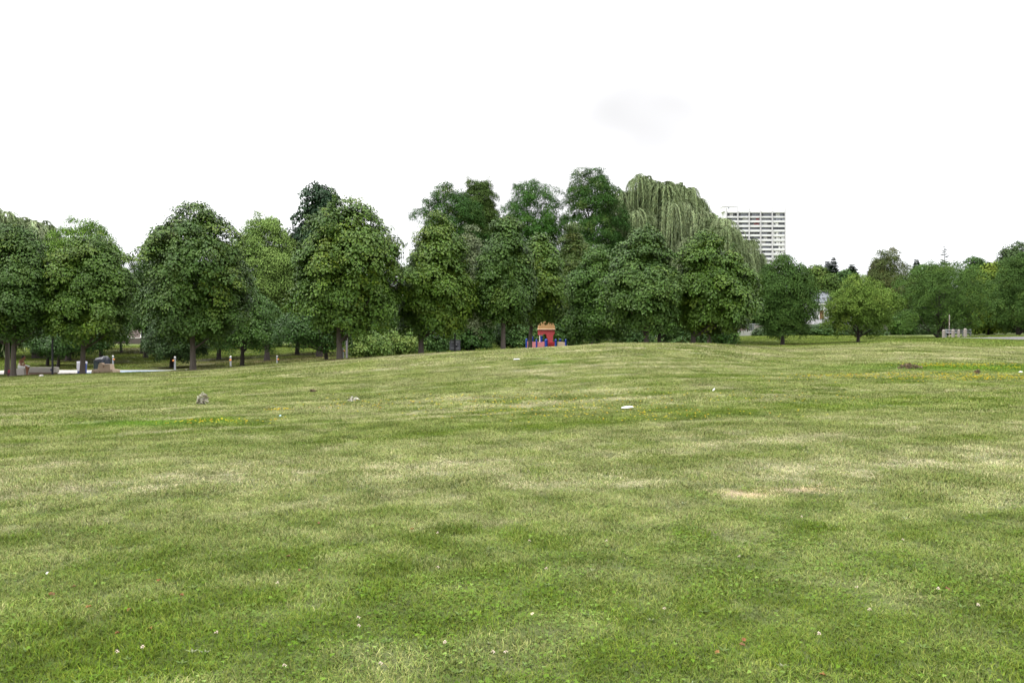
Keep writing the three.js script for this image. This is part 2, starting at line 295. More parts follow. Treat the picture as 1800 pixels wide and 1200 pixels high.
function bladePatch(seed, radius, count, hgt, wid, dryShare, clover) {
  const R = mul(seed), L = new Leaves();
  for (let i = 0; i < count; i++) {
    const a = R() * 6.2832, r = Math.sqrt(R()) * radius, at = V(Math.cos(a) * r, -0.006, Math.sin(a) * r);
    const dry = R() < dryShare, k0 = 0.78 + 0.5 * R();
    const k = dry ? [1.6 * k0, 1.4 * k0, 1.6 * k0] : R() < 0.3 ? [1.15 * k0, 1.05 * k0, 0.9 * k0] : [0.85 * k0, 1.0 * k0, 0.75 * k0];
    const b = R() * 6.2832, lean = 0.3 + 1.3 * Math.pow(R(), 0.8), h = hgt * (0.45 + 0.75 * R()) * (dry ? 0.85 : 1), dir = V(Math.cos(b), 0, Math.sin(b)), side = V(-dir.z, 0, dir.x), w = wid * (0.7 + 0.6 * R()) / 2;
    const p = (t) => V().copy(at).addScaledVector(dir, h * lean * t * t).addScaledVector(up, h * (t - 0.28 * lean * t * t));
    const a0 = p(0), a1 = p(0.55), a2 = p(1);
    const q = (v, s) => V().copy(v).addScaledVector(side, s * w);
    L.tri(q(a0, -1), q(a0, 1), q(a1, 0.9), k); L.tri(q(a0, -1), q(a1, 0.9), q(a1, -0.9), k); L.tri(q(a1, -0.9), q(a1, 0.9), a2, k);
  }
  for (let i = 0; i < clover; i++) {
    const a = R() * 6.2832, r = Math.sqrt(R()) * radius, k0 = 0.75 + 0.4 * R(), k = [0.75 * k0, 0.95 * k0, 0.7 * k0], h = hgt * (0.4 + 0.5 * R()), n = V(0, 1, 0).add(jitter(R, 0.45)).normalize(), at = V(Math.cos(a) * r, h, Math.sin(a) * r), s = 0.007 + 0.006 * R();
    for (let q = 0; q < 3; q++) { const b = a + q * 2.094, dir = V(Math.cos(b), 0, Math.sin(b)).projectOnPlane(n).normalize(); L.leaf(at, dir, n, s, s * 1.05, k, false, 0.06); }
  }
  return L.geometry();
}
const grassMaterial = leafMaterial(0.8, { specularIntensity: 0.2 });
{
  const root = new THREE.Group(); root.name = 'lawn_grass'; root.userData.kind = 'stuff'; scene.add(root);
  tag(root, 'short mown grass blades and clover leaves of the lawn', 'grass');
  const classes = [
    // from, to (m), patch radius, blades, height, width, patches per square metre
    [3.2, 9, 0.16, 260, 0.042, 0.003, 52],
    [9, 18, 0.24, 340, 0.043, 0.0044, 24],
    [18, 34, 0.42, 520, 0.046, 0.0072, 8],
    [34, 64, 0.9, 900, 0.05, 0.013, 2],
    [64, 118, 1.5, 800, 0.07, 0.028, 0.62],
  ];
  classes.forEach(([r0, r1, rad, n, h, w, dens], ci) => {
    const R = mul(500 + ci), lists = [[], [], [], []];
    const half = 0.74;
    const cell = 1 / Math.sqrt(dens), nx = Math.ceil(r1 * 0.7 / cell), nz = Math.ceil(r1 / cell);
    for (let i = -nx; i <= nx; i++) for (let j = 0; j <= nz; j++) {   // one patch in every cell, shaken about
      const x = (i + R()) * cell, z = -(j + R()) * cell, r = Math.hypot(x, z) * (1 + (R() - 0.5) * 0.06);
      if (r < r0 || r > r1 || Math.abs(Math.atan2(x, -z)) > half) continue;
      if (x > PAD.x0 - rad * 0.6 && x < PAD.x1 + rad * 0.6 && z > PAD.z0 - rad * 0.6 && z < PAD.z1 + rad * 0.6) continue;
      if (onPath(x, z)) continue;
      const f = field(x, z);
      if (R() < f.wornShade * 0.75 || (f.pale > 0.35 && R() < 0.3)) continue;
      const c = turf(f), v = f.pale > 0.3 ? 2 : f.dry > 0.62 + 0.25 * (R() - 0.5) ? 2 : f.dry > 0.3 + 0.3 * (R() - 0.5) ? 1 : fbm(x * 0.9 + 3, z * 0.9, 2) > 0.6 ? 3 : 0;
      const s = (0.8 + 0.45 * R()) * (1 - 0.25 * f.pale), sy = s * (v === 2 ? 0.75 : 1) * (0.52 + 0.25 * noise(x * 1.3, z * 1.3) + 0.95 * noise(x * 6 + 3, z * 6)), k = 1.16 * (0.64 + 0.72 * R());
      const m = new THREE.Matrix4().compose(V(x, height(x, z), z), new THREE.Quaternion().setFromUnitVectors(up, groundNormal(x, z)).multiply(new THREE.Quaternion().setFromAxisAngle(up, R() * 6.2832)), V(s, sy, s));
      lists[v].push({ m, c: c.map((q) => q * k) });
    }
    [[0.2, 3], [0.34, 1], [0.55, 0], [0.2, 14]].forEach(([dry, clover], v) => instanced('grass_tuft', bladePatch(900 + ci * 10 + v, rad, v === 3 ? n * 0.75 : n, h, w, dry, ci < 3 ? clover : 0), grassMaterial, lists[v], root));
    console.log('grass', ci, lists.map((l) => l.length).join(' '));
  });
}
{ // yellow trefoil flowers, in drifts
  const R = mul(77), L = new Leaves(), list = [];
  for (let i = 0; i < 5; i++) { const a = i * 1.257, dir = V(Math.cos(a), 0.55, Math.sin(a)).normalize(); L.leaf(V(0, 0.05, 0), dir, up, 0.022, 0.018, [1, 1, 1], false, 0.1); }
  L.tri(V(-0.001, 0, 0), V(0.001, 0, 0), V(0, 0.052, 0), [0.25, 0.4, 0.1]);
  const drift = (px, py, w, depth, count, spread = 1) => { // centre on the ground, width and depth in metres
    let d = 12; for (let k = 0; k < 400 && Y(py, d) > height(X(px, d), -d) - 0 && d < 90; k++) d += 0.2;
    const cx = X(px, d);
    for (let i = 0; i < count; i++) {
      const g = () => (R() + R() + R() - 1.5) / 1.5, x = cx + g() * w * spread, z = -d + g() * depth, s = (0.75 + 0.5 * R()) * clamp(d / 17, 1, 1.9);
      list.push({ m: new THREE.Matrix4().compose(V(x, height(x, z), z), new THREE.Quaternion().setFromAxisAngle(up, R() * 6.28), V(s, s, s)), c: R() < 0.15 ? [0.75, 0.36, 0.02] : [0.78, 0.62, 0.03] });
    }
  };
  drift(1700, 666, 8, 2.6, 330); drift(1570, 662, 5, 1.3, 130); drift(1690, 645, 3, 1.0, 130); drift(1640, 647, 2.2, 0.5, 60); drift(1770, 668, 3.5, 1.4, 130); drift(1780, 650, 3, 1.4, 60); drift(1470, 665, 3, 0.7, 40);
  drift(400, 744, 1.4, 0.7, 55); drift(488, 724, 0.45, 0.35, 30); drift(340, 746, 1.2, 0.6, 18);
  drift(900, 705, 6, 3, 150); drift(1000, 725, 4, 2, 120); drift(1150, 735, 4, 1.5, 70); drift(640, 712, 3, 2, 40); drift(1300, 700, 6, 3, 60);
  const o = instanced('yellow_flowers', L.geometry(), leafMaterial(0.7), list, scene); tag(o, 'drifts of tiny yellow flowers scattered through the lawn', 'flowers');
}
const onGround = (px, py) => { let d = 2; while (d < 110 && Y(py, d) > height(X(px, d), -d)) d += 0.02; return V(X(px, d), height(X(px, d), -d), -d); };

// ------------------------------------------------------------------ foliage
const PALETTES = { // [main, second, rare], linear leaf colours
  maple: [[0.0524, 0.106, 0.0138], [0.0368, 0.0786, 0.0123], [0.117, 0.165, 0.0171]],
  mapleWarm: [[0.0646, 0.124, 0.0118], [0.0413, 0.0898, 0.011], [0.143, 0.189, 0.0174]],
  mapleBright: [[0.0659, 0.126, 0.0146], [0.0427, 0.0893, 0.0138], [0.155, 0.202, 0.0154]],
  linden: [[0.0593, 0.128, 0.015], [0.0395, 0.0924, 0.0136], [0.126, 0.194, 0.0238]],
  ashDark: [[0.05, 0.102, 0.018], [0.036, 0.08, 0.016], [0.09, 0.148, 0.024]],
  ashDark2: [[0.06, 0.118, 0.02], [0.043, 0.09, 0.018], [0.11, 0.168, 0.026]],
  ashLime: [[0.105, 0.175, 0.025], [0.076, 0.136, 0.022], [0.175, 0.232, 0.04]],
  ashYellow: [[0.103, 0.154, 0.015], [0.0712, 0.119, 0.0136], [0.158, 0.202, 0.0238]],
  willow: [[0.225, 0.28, 0.135], [0.15, 0.198, 0.085], [0.36, 0.41, 0.25]],
  fresh: [[0.108, 0.198, 0.0228], [0.0704, 0.146, 0.019], [0.16, 0.251, 0.038]],
  freshDark: [[0.0514, 0.114, 0.015], [0.0355, 0.0854, 0.0136], [0.103, 0.176, 0.0238]],
  understory: [[0.0355, 0.088, 0.0122], [0.0253, 0.066, 0.0109], [0.0712, 0.141, 0.019]],
  blueGreen: [[0.045, 0.088, 0.022], [0.034, 0.07, 0.019], [0.075, 0.125, 0.028]],
  purple: [[0.027, 0.011, 0.016], [0.0187, 0.009, 0.013], [0.0468, 0.016, 0.02]],
  paleAsh: [[0.168, 0.259, 0.06], [0.119, 0.198, 0.045], [0.237, 0.33, 0.09]],
  chestnut: [[0.015, 0.0458, 0.015], [0.011, 0.0334, 0.0129], [0.0269, 0.0634, 0.0177]],
  locust: [[0.0395, 0.101, 0.0163], [0.0316, 0.0792, 0.0143], [0.0948, 0.11, 0.0177]],
  locustGreen: [[0.0435, 0.119, 0.0163], [0.0316, 0.088, 0.015], [0.075, 0.154, 0.0204]],
  locustOlive: [[0.0672, 0.114, 0.0204], [0.0514, 0.0924, 0.0177], [0.134, 0.132, 0.0272]],
  silver: [[0.125, 0.16, 0.07], [0.078, 0.115, 0.04], [0.239, 0.27, 0.15]],
  brownish: [[0.08, 0.112, 0.03], [0.066, 0.086, 0.026], [0.13, 0.112, 0.036]],
  oliveGreen: [[0.0633, 0.114, 0.0177], [0.0474, 0.0854, 0.0177], [0.103, 0.132, 0.0218]],
  limeGreen: [[0.05, 0.105, 0.024], [0.038, 0.082, 0.02], [0.09, 0.15, 0.03]],
  greyGreen: [[0.058, 0.098, 0.032], [0.046, 0.08, 0.028], [0.095, 0.135, 0.04]],
  spruce: [[0.0174, 0.044, 0.015], [0.0134, 0.0334, 0.0129], [0.0285, 0.0572, 0.0177]],
  spruceThin: [[0.0221, 0.0405, 0.019], [0.0174, 0.0334, 0.0163], [0.0355, 0.0484, 0.019]],
  spruceBlue: [[0.0728, 0.1, 0.095], [0.0572, 0.08, 0.08], [0.0988, 0.125, 0.11]],
  shrub: [[0.1, 0.17, 0.028], [0.065, 0.12, 0.022], [0.22, 0.28, 0.065]],
  privet: [[0.052, 0.11, 0.024], [0.038, 0.084, 0.02], [0.1, 0.165, 0.032]],
  hedge: [[0.0435, 0.0836, 0.0231], [0.0355, 0.066, 0.0204], [0.075, 0.11, 0.0272]],
  dead: [[0.42, 0.39, 0.31], [0.22, 0.19, 0.13], [0.68, 0.66, 0.58]],
  deadBrown: [[0.14, 0.1, 0.06], [0.09, 0.066, 0.042], [0.22, 0.16, 0.085]],
};
const vary = (R) => { const k = 0.78 + 0.44 * R(); return [k * (0.92 + 0.16 * R()), k, k * (0.9 + 0.2 * R())]; };
function spray(seed, n, radius, flat, length, width, lobed) { // a twig end: leaves round a short stalk, faces mostly up, tips hanging outward
  const R = mul(seed), L = new Leaves();
  for (let i = 0; i < n; i++) {
    const a = i * 2.4 + R(), r = radius * Math.sqrt((i + 0.5) / n) * (0.75 + 0.5 * R()), at = V(Math.cos(a) * r, (R() - 0.4) * radius * flat - r * r / radius * 0.35, Math.sin(a) * r);
    const dir = V(Math.cos(a), -0.35 - 0.5 * R(), Math.sin(a)).add(jitter(R, 0.35)).normalize(), nor = V(Math.cos(a) * 0.35, 1, Math.sin(a) * 0.35).add(jitter(R, 0.4)).normalize(), s = 0.75 + 0.5 * R();
    L.leaf(at, dir, nor, length * s, width * s, vary(R), lobed);
  }
  return L.geometry();
}
function tress(seed) { // willow: thin shoots that arch out and hang, set with narrow leaves
  const R = mul(seed), L = new Leaves();
  for (let s = 0; s < 15; s++) {
    const a = (R() - 0.5) * 2.4, reach = 0.3 + 0.45 * R(), drop = 0.6 + 0.55 * R(), k0 = 0.75 + 0.5 * R(), ca = Math.cos(a), sa = Math.sin(a), n = 32;
    const at = (t) => V(ca * reach * (1 - Math.exp(-2.6 * t)), 0.22 * t * (1 - t) - drop * Math.pow(t, 1.5), sa * reach * (1 - Math.exp(-2.6 * t)));
    for (let i = 0; i < n; i++) {
      const t = (i + R()) / n, p = at(t), q = at(t + 0.03), dir = V().subVectors(q, p).normalize().add(jitter(R, 0.55)).add(V(0, -0.25, 0)).normalize(), v = vary(R);
      L.leaf(p, dir, V(ca, 0.5, sa).add(jitter(R, 0.6)).normalize(), 0.085 + 0.04 * R(), 0.024, v.map((x) => x * k0), false, 0.04);
    }
  }
  return L.geometry();
}
function frond(seed) { // a spruce bough pointing along +x, one metre long
  const R = mul(seed), L = new Leaves();
  for (let i = 0; i < 150; i++) {
    const t = Math.pow(R(), 0.7), side = R() < 0.5 ? -1 : 1, w = 0.42 * (1 - t) + 0.08, at = V(t, -0.25 * t * t - 0.34 * R() * (1 - 0.5 * t), side * w * R());
    L.leaf(at, V(0.6 + 0.3 * R(), -0.25 - 0.4 * R(), side * 0.7 * R()).normalize(), V(0.2, 1, 0).add(jitter(R, 0.4)).normalize(), 0.2, 0.09, vary(R), false, 0.1);
  }
  return L.geometry();
}
const SPRAYS = {
  maple: spray(1, 34, 0.34, 0.9, 0.105, 0.115, true), linden: spray(2, 26, 0.34, 0.9, 0.125, 0.105, false), ash: spray(3, 34, 0.4, 1.0, 0.155, 0.085, false), far: spray(4, 22, 0.42, 1.1, 0.24, 0.16, false),
  locust: spray(5, 44, 0.4, 1.0, 0.15, 0.075, false), chestnut: spray(6, 14, 0.34, 0.6, 0.26, 0.16, false), tress: tress(7), frond: frond(8), upright: spray(9, 34, 0.42, 1.8, 0.16, 0.09, false), shrub: spray(10, 18, 0.26, 0.9, 0.13, 0.105, false),
};
const crownMaterials = { glossy: leafMaterial(0.45, { specularIntensity: 0.45 }), plain: leafMaterial(0.65, { specularIntensity: 0.3 }) };
const SHAPES = { // crown outline: share of the greatest radius at heights 0..1; clump size, flatness, how full
  maple: { o: [0.42, 0.8, 0.98, 1, 0.95, 0.84, 0.68, 0.46, 0.16], clump: 0.27, flat: 0.62, fill: 1, spray: 'maple', gloss: 'glossy', per: 19, reach: 1 },
  pointed: { o: [0.45, 0.82, 1, 0.97, 0.85, 0.68, 0.5, 0.32, 0.12], clump: 0.28, flat: 0.62, fill: 1, spray: 'maple', gloss: 'glossy', per: 19, reach: 1 },
  linden: { o: [0.62, 0.95, 1, 0.95, 0.85, 0.7, 0.52, 0.32, 0.1], clump: 0.27, flat: 0.68, fill: 1, spray: 'linden', gloss: 'glossy', per: 19, reach: 1 },
  ash: { o: [0.45, 0.8, 0.97, 1, 0.98, 0.9, 0.76, 0.54, 0.2], clump: 0.28, flat: 0.7, fill: 1, spray: 'ash', gloss: 'plain', per: 19, reach: 1 },
  chestnut: { o: [0.6, 0.85, 1, 1, 0.9, 0.72, 0.52, 0.4, 0.22], clump: 0.3, flat: 0.85, fill: 0.95, spray: 'chestnut', gloss: 'glossy', per: 22, reach: 1 },
  locust: { o: [0.5, 0.7, 0.85, 0.95, 1, 1, 0.92, 0.76, 0.42], clump: 0.23, flat: 0.72, fill: 0.66, spray: 'locust', gloss: 'plain', per: 15, reach: 1.15, loose: 0.5, leaders: 26 },
  upright: { o: [0.5, 0.75, 0.9, 1, 1, 0.9, 0.72, 0.5, 0.2], clump: 0.28, flat: 1.15, fill: 0.95, spray: 'upright', gloss: 'plain', per: 20, reach: 1.1 },
};
const outline = (o, v) => { const q = clamp(v) * (o.length - 1), i = Math.min(o.length - 2, Math.floor(q)); return mix(o[i], o[i + 1], q - i); };
function tint(R, pal, mixed) { const c = mixed < 0.5 ? mix3(pal[0], pal[1], 1 - mixed * 2) : mix3(pal[0], pal[2], Math.pow(mixed * 2 - 1, 1.6)); const k = 0.85 + 0.3 * R(); return c.map((x) => x * k); }
function limb(points, r0, r1, seg = 7) { // a tapered, bent wooden tube
  const curve = new THREE.CatmullRomCurve3(points), n = Math.max(4, points.length * 3), g = new THREE.TubeGeometry(curve, n, 1, seg), p = g.attributes.position, uv = g.attributes.uv, len = curve.getLength();
  for (let i = 0; i <= n; i++) { const c = curve.getPointAt(i / n), r = mix(r0, r1, Math.pow(i / n, 0.8)) * (1 + 0.4 * Math.exp(-i / n * len * 3.5) * (r0 > 0.1 ? 1 : 0)); for (let j = 0; j <= seg; j++) { const k = i * (seg + 1) + j; p.setXYZ(k, c.x + (p.getX(k) - c.x) * r, c.y + (p.getY(k) - c.y) * r, c.z + (p.getZ(k) - c.z) * r); uv.setXY(k, j / seg * 2, i / n * len * 0.7); } }
  g.computeVertexNormals();
  return g;
}
function clumpsIn(R, o, h0, h1, rx, rz, cx, size, fill, count) {
  const out = [], lobes = Array.from({ length: 10 }, () => [onSphere(R), 0.18 + 0.24 * R()]);
  const boughs = Array.from({ length: 15 + Math.round(rx) }, () => [onSphere(R), 0.84 + 0.36 * R(), R()]), mid = mix(h0, h1, 0.42);
  const tries = 7;
  for (let i = 0; i < count; i++) {
    let best = null, far = -1;
    for (let k = 0; k < tries; k++) {
      const v = R(), a = R() * 6.2832, prof = outline(o, v);
      if (R() > 0.25 + 0.75 * prof) { k--; continue; }
      const dir = V(Math.cos(a), (v - 0.45) * 1.6, Math.sin(a)).normalize();
      let bulge = 0.9; for (const [l, s] of lobes) bulge += s * Math.max(0, dir.dot(l) - 0.45) * 1.9;
      const f = i % 5 === 0 ? 0.3 + 0.35 * R() : 0.74 + 0.24 * R(), inset = 0.55 * size;
      bulge = Math.min(bulge, 1.08);
      const p = V(cx + Math.cos(a) * Math.max(0.05, prof * (rx * bulge - inset)) * f, mix(h0 + 0.7 * size, h1 - 0.42 * size, v), Math.sin(a) * Math.max(0.05, prof * (rz * bulge - inset)) * f);
      let b1 = -2, b2 = -2, own = null; for (const b of boughs) { const q = dir.dot(b[0]); if (q > b1) { b2 = b1; b1 = q; own = b; } else if (q > b2) b2 = q; }
      const swell = mix(0.72, own[1], sstep(0, 0.13, b1 - b2)); p.x = cx + (p.x - cx) * swell; p.z *= swell; if (p.y > mid) p.y = mid + (p.y - mid) * mix(1, swell, 0.45);   // boughs stand out, with hollows between them
      let dist = 1e9; for (const q of out) dist = Math.min(dist, p.distanceToSquared(q.p));
      if (dist > far) { far = dist; best = { p, v, shade: own[2] }; }
    }
    out.push(best);
  }
  return out;
}
function buildTree([kind, name, px, d, topY, left, right, botY, palette, label, seed]) {
  const R = mul(seed * 7919), x = X(px, d), base = height(x, -d), pal = PALETTES[palette];
  const root = thing(name, label, name === 'willow_tree' ? 'willow' : name === 'spruce_tree' ? 'spruce' : 'tree', [x, base, -d]);
  const H = Y(topY, d) - base, h0 = Math.max(0.2, Y(botY, d) - base), rx = (right - left) / 2 / F * d, cx = (right + left) / 2 / F * d - px / F * d, list = [], wood = [];
  const maple = kind === 'maple' || kind === 'pointed', bark = maple ? M.bark : M.darkBark;
  if (kind === 'spruce') {
    wood.push(limb([V(0, -0.2, 0), V(0.05, H * 0.5, 0), V(0, H * 0.98, 0)], 0.16 + H * 0.008, 0.03));
    const sparse = palette === 'spruceThin', step = sparse ? 0.6 : 0.27;
    for (let y = Math.max(1, H * 0.25); y < H * 0.985; y += step * (0.8 + 0.4 * R())) {
      const v = (y - 1) / (H - 1), len = rx * Math.pow(1 - v, 0.8) * (sparse ? 0.75 + 0.6 * R() : 0.9 + 0.2 * R()) * 1.5 + 0.25, n = sparse ? 5 : 10;
      for (let k = 0; k < n; k++) { const a = k / n * 6.2832 + R() * 0.8, l = len * (0.75 + 0.4 * R()); list.push({ m: new THREE.Matrix4().compose(V(0, y + (R() - 0.5) * step * 2.4 * (1 - v * 0.6), 0), new THREE.Quaternion().setFromEuler(new THREE.Euler(0, a, 0.35 * v - 0.05 + 0.2 * (R() - 0.5), 'YXZ')), V(l, l * 0.9, l * 1.1)), c: tint(R, pal, R()) }); }
    }
    part('trunk', join(...wood), bark, root);
    instanced('crown', SPRAYS.frond, crownMaterials.plain, list, root);
    return root;
  }
  if (kind === 'willow') {
    const low = label.startsWith('lower'), o = low ? [1, 1, 1, 1, 0.97, 0.86, 0.7, 0.46, 0.18] : [0.8, 0.95, 1, 1, 0.99, 0.95, 0.87, 0.73, 0.48], size = rx * (low ? 0.31 : 0.36), tops = clumpsIn(R, o, h0 + (H - h0) * 0.28, H, rx * 1.06, rx * 0.85, cx, size, 1, 58);
    const trunkTop = V(cx * 0.4, H * 0.3, 0);
    wood.push(limb([V(0, -0.3, 0), V(cx * 0.2 + 0.2, H * 0.15, 0), trunkTop], 0.5, 0.36, 10));
    tops.forEach(({ p, v }, i) => {
      if (i % 3 === 0) wood.push(limb([trunkTop, V(mix(trunkTop.x, p.x, 0.45), mix(trunkTop.y, p.y, 0.75), p.z * 0.45), p], 0.16, 0.03, 6));
      const shade = R(), s0 = size * (0.75 + 0.55 * R());
      for (let k = 0; k < 17; k++) {
        const out = V(p.x - cx, 0, p.z), a = Math.atan2(-out.z, out.x) + (R() - 0.5) * 5.2, s = s0 * (0.85 + 0.5 * R());
        list.push({ m: new THREE.Matrix4().compose(V(p.x + (R() - 0.5) * size * 0.8, p.y + (R() - 0.25) * size * 0.35, p.z + (R() - 0.5) * size * 0.8), new THREE.Quaternion().setFromAxisAngle(up, a), V(s * (0.7 + 0.4 * R()), s * (1 + 0.75 * R()), s)), c: tint(R, pal, clamp(shade * 0.75 + 0.25 * R())) });
      }
    });
    part('trunk', join(...wood), M.darkBark, root);
    instanced('crown', SPRAYS.tress, crownMaterials.plain, list, root);
    return root;
  }
  const S = { ...SHAPES[kind] }; S.o = S.o.map((q, i) => q * (i === 2 || i === 3 ? 1 : 0.92 + 0.16 * R()));
  const far = d > 105 && kind !== 'upright', size = Math.max(0.45, S.clump * rx) * (far ? 1.1 : 1), span = H - h0;
  const count = Math.round(clamp(S.fill * 2.1 * (rx / size) * (rx / size + span / size) * 1.05, 26, 210));
  const clumps = clumpsIn(R, S.o, h0, H, rx, rx * 0.92, cx, size, S.fill, count);
  const lean = V(cx * 0.5 + (R() - 0.5) * 0.3, 0, (R() - 0.5) * 0.3), r0 = maple ? 0.09 + 0.01 * H : 0.1 + 0.012 * H;
  const on = (t) => V(lean.x * t * t + 0.06 * Math.sin(t * 5 + seed), t * H * 0.8 - 0.3 * (1 - t), lean.z * t * t);
  wood.push(limb([0, 0.2, 0.45, 0.7, 1].map(on), r0, 0.04, 10));
  clumps.forEach(({ p, v, shade: own }, i) => {
    if (i % 3 === 1 && v > 0.22) { const s = on(clamp((p.y - Math.hypot(p.x, p.z) * (0.7 + 0.5 * R())) / (H * 0.8), Math.min(0.6, h0 / (H * 0.8) * 0.92), 0.85)); wood.push(limb([s, V(mix(s.x, p.x, 0.5), mix(s.y, p.y, 0.38), mix(s.z, p.z, 0.5)), p], 0.035 + 0.012 * rx, 0.014, 5)); }
    const shade = clamp(0.55 * own + 0.45 * R()), s0 = size * (0.62 + 0.75 * R()), out = V((p.x - cx) / rx, (p.y - h0 - span * 0.4) / span * 1.3, p.z / rx).normalize();
    const n = Math.round(S.per * (0.8 + 0.4 * R()) * Math.pow(s0 / size, 1.4)), axis = V(0, 0.8, 0).addScaledVector(out, 0.6).add(jitter(R, 0.2)).normalize();
    for (let k = 0; k < n; k++) {
      const u = onSphere(R), side = u.dot(axis); if (side < -0.05 && R() < 0.93) u.addScaledVector(axis, -2 * side);
      const stray = R() < 0.08 ? 1.15 + 0.3 * R() : 1, rr = s0 * (0.6 + 0.42 * Math.sqrt(R())) * stray * S.reach, along = u.dot(axis);
      const at = V(p.x, p.y, p.z).addScaledVector(u, rr).addScaledVector(axis, -along * rr * (1 - S.flat));
      const nor = V(0, 0.85, 0).addScaledVector(out, 0.35).addScaledVector(u, 0.55).add(jitter(R, S.loose ?? 0.3)).normalize(), s = (0.8 + 0.5 * R()) * (far ? 1.25 : 1) * (stray > 1 ? 0.75 : 1);
      list.push({ m: new THREE.Matrix4().compose(at, new THREE.Quaternion().setFromUnitVectors(up, nor).multiply(new THREE.Quaternion().setFromAxisAngle(up, R() * 6.2832)), V(s, s, s)), c: tint(R, pal, clamp(shade * 0.6 + 0.4 * R())) });
    }
  });
  for (let i = 0; i < (S.leaders ?? 16); i++) { // young shoots that break the outline
    const v = 0.35 + 0.65 * R(), a = R() * 6.2832, rr = outline(S.o, v) * rx * (0.8 + 0.14 * R()), b = V(cx + Math.cos(a) * rr, mix(h0, H, v) - 0.1, Math.sin(a) * rr), l = 0.3 + 0.55 * R(), dir = V(Math.cos(a) * 0.45, 0.9, Math.sin(a) * 0.45);
    for (let k = 0; k < 5; k++) list.push({ m: new THREE.Matrix4().compose(b.clone().addScaledVector(dir, l * k / 4).add(jitter(R, 0.07)), new THREE.Quaternion().setFromUnitVectors(up, V(0, 1, 0).add(jitter(R, 0.5)).normalize()), V(1, 1, 1).multiplyScalar(0.85 - 0.11 * k)), c: tint(R, pal, R()) });
  }
  if (label.includes('bare twig')) wood.push(limb([V(cx, H - 0.8, 0), V(cx + 0.02, H - 0.2, 0.1), V(cx - 0.08, H + 0.35, 0.1)], 0.03, 0.025, 5));
  part('trunk', join(...wood), bark, root);
  instanced('crown', SPRAYS[far ? 'far' : S.spray], crownMaterials[S.gloss], list, root);
  return root;
}
let sprays = 0;
for (const t of TREES) { const g = buildTree(t); sprays += g.children[1].count; }
console.log('trees', TREES.length, 'sprays', sprays);

function shrub(name, label, px, d, topY, left, right, palette, seed, group) { // leafy from the ground up
  const R = mul(seed * 331), x = X(px, d), base = height(x, -d), root = thing(name, label, 'shrub', [x, base, -d], 0, group), H = Math.max(0.5, Y(topY, d) - base), rx = (right - left) / 2 / F * d, cx = ((left + right) / 2 - px) / F * d, size = Math.max(0.3, Math.min(rx, H) * 0.3), list = [], wood = [], pal = PALETTES[palette];
  const count = Math.round(clamp(2.4 * (rx / size) * (rx + H) / size, 12, 90));
  for (const { p } of clumpsIn(R, [0.75, 0.95, 1, 0.95, 0.85, 0.7, 0.5, 0.2], 0.05, H, rx, rx * 0.8, cx, size, 1, count)) {
    const shade = R();
    if (R() < 0.3) wood.push(limb([V((R() - 0.5) * 0.3, -0.1, (R() - 0.5) * 0.3), V(p.x * 0.4, p.y * 0.6, p.z * 0.4), p], 0.035, 0.01, 5));
    const s1 = 0.6 + 0.8 * R(), ax = V(p.x / rx, 0.9, p.z / rx).normalize();
    for (let k = 0; k < 15; k++) { const u = onSphere(R); if (u.dot(ax) < 0 && R() < 0.9) u.addScaledVector(ax, -2 * u.dot(ax)); const rr = size * s1 * (0.6 + 0.5 * R()) * (R() < 0.1 ? 1.4 : 1), nor = V(0, 0.8, 0).add(u.clone().multiplyScalar(0.7)).add(jitter(R, 0.3)).normalize(), s = (0.8 + 0.6 * R()) * clamp(d / 75, 0.9, 1.6); list.push({ m: new THREE.Matrix4().compose(V(p.x + u.x * rr, Math.max(0.05, p.y + u.y * rr * 0.8), p.z + u.z * rr), new THREE.Quaternion().setFromUnitVectors(up, nor), V(s, s, s)), c: tint(R, pal, clamp(shade * 0.6 + 0.4 * R())) }); }
  }
  part('stems', join(...(wood.length ? wood : [limb([V(0, -0.1, 0), V(0, H * 0.5, 0)], 0.03, 0.01, 5)])), M.darkBark, root);
  instanced('foliage', SPRAYS.shrub, crownMaterials.glossy, list, root);
}
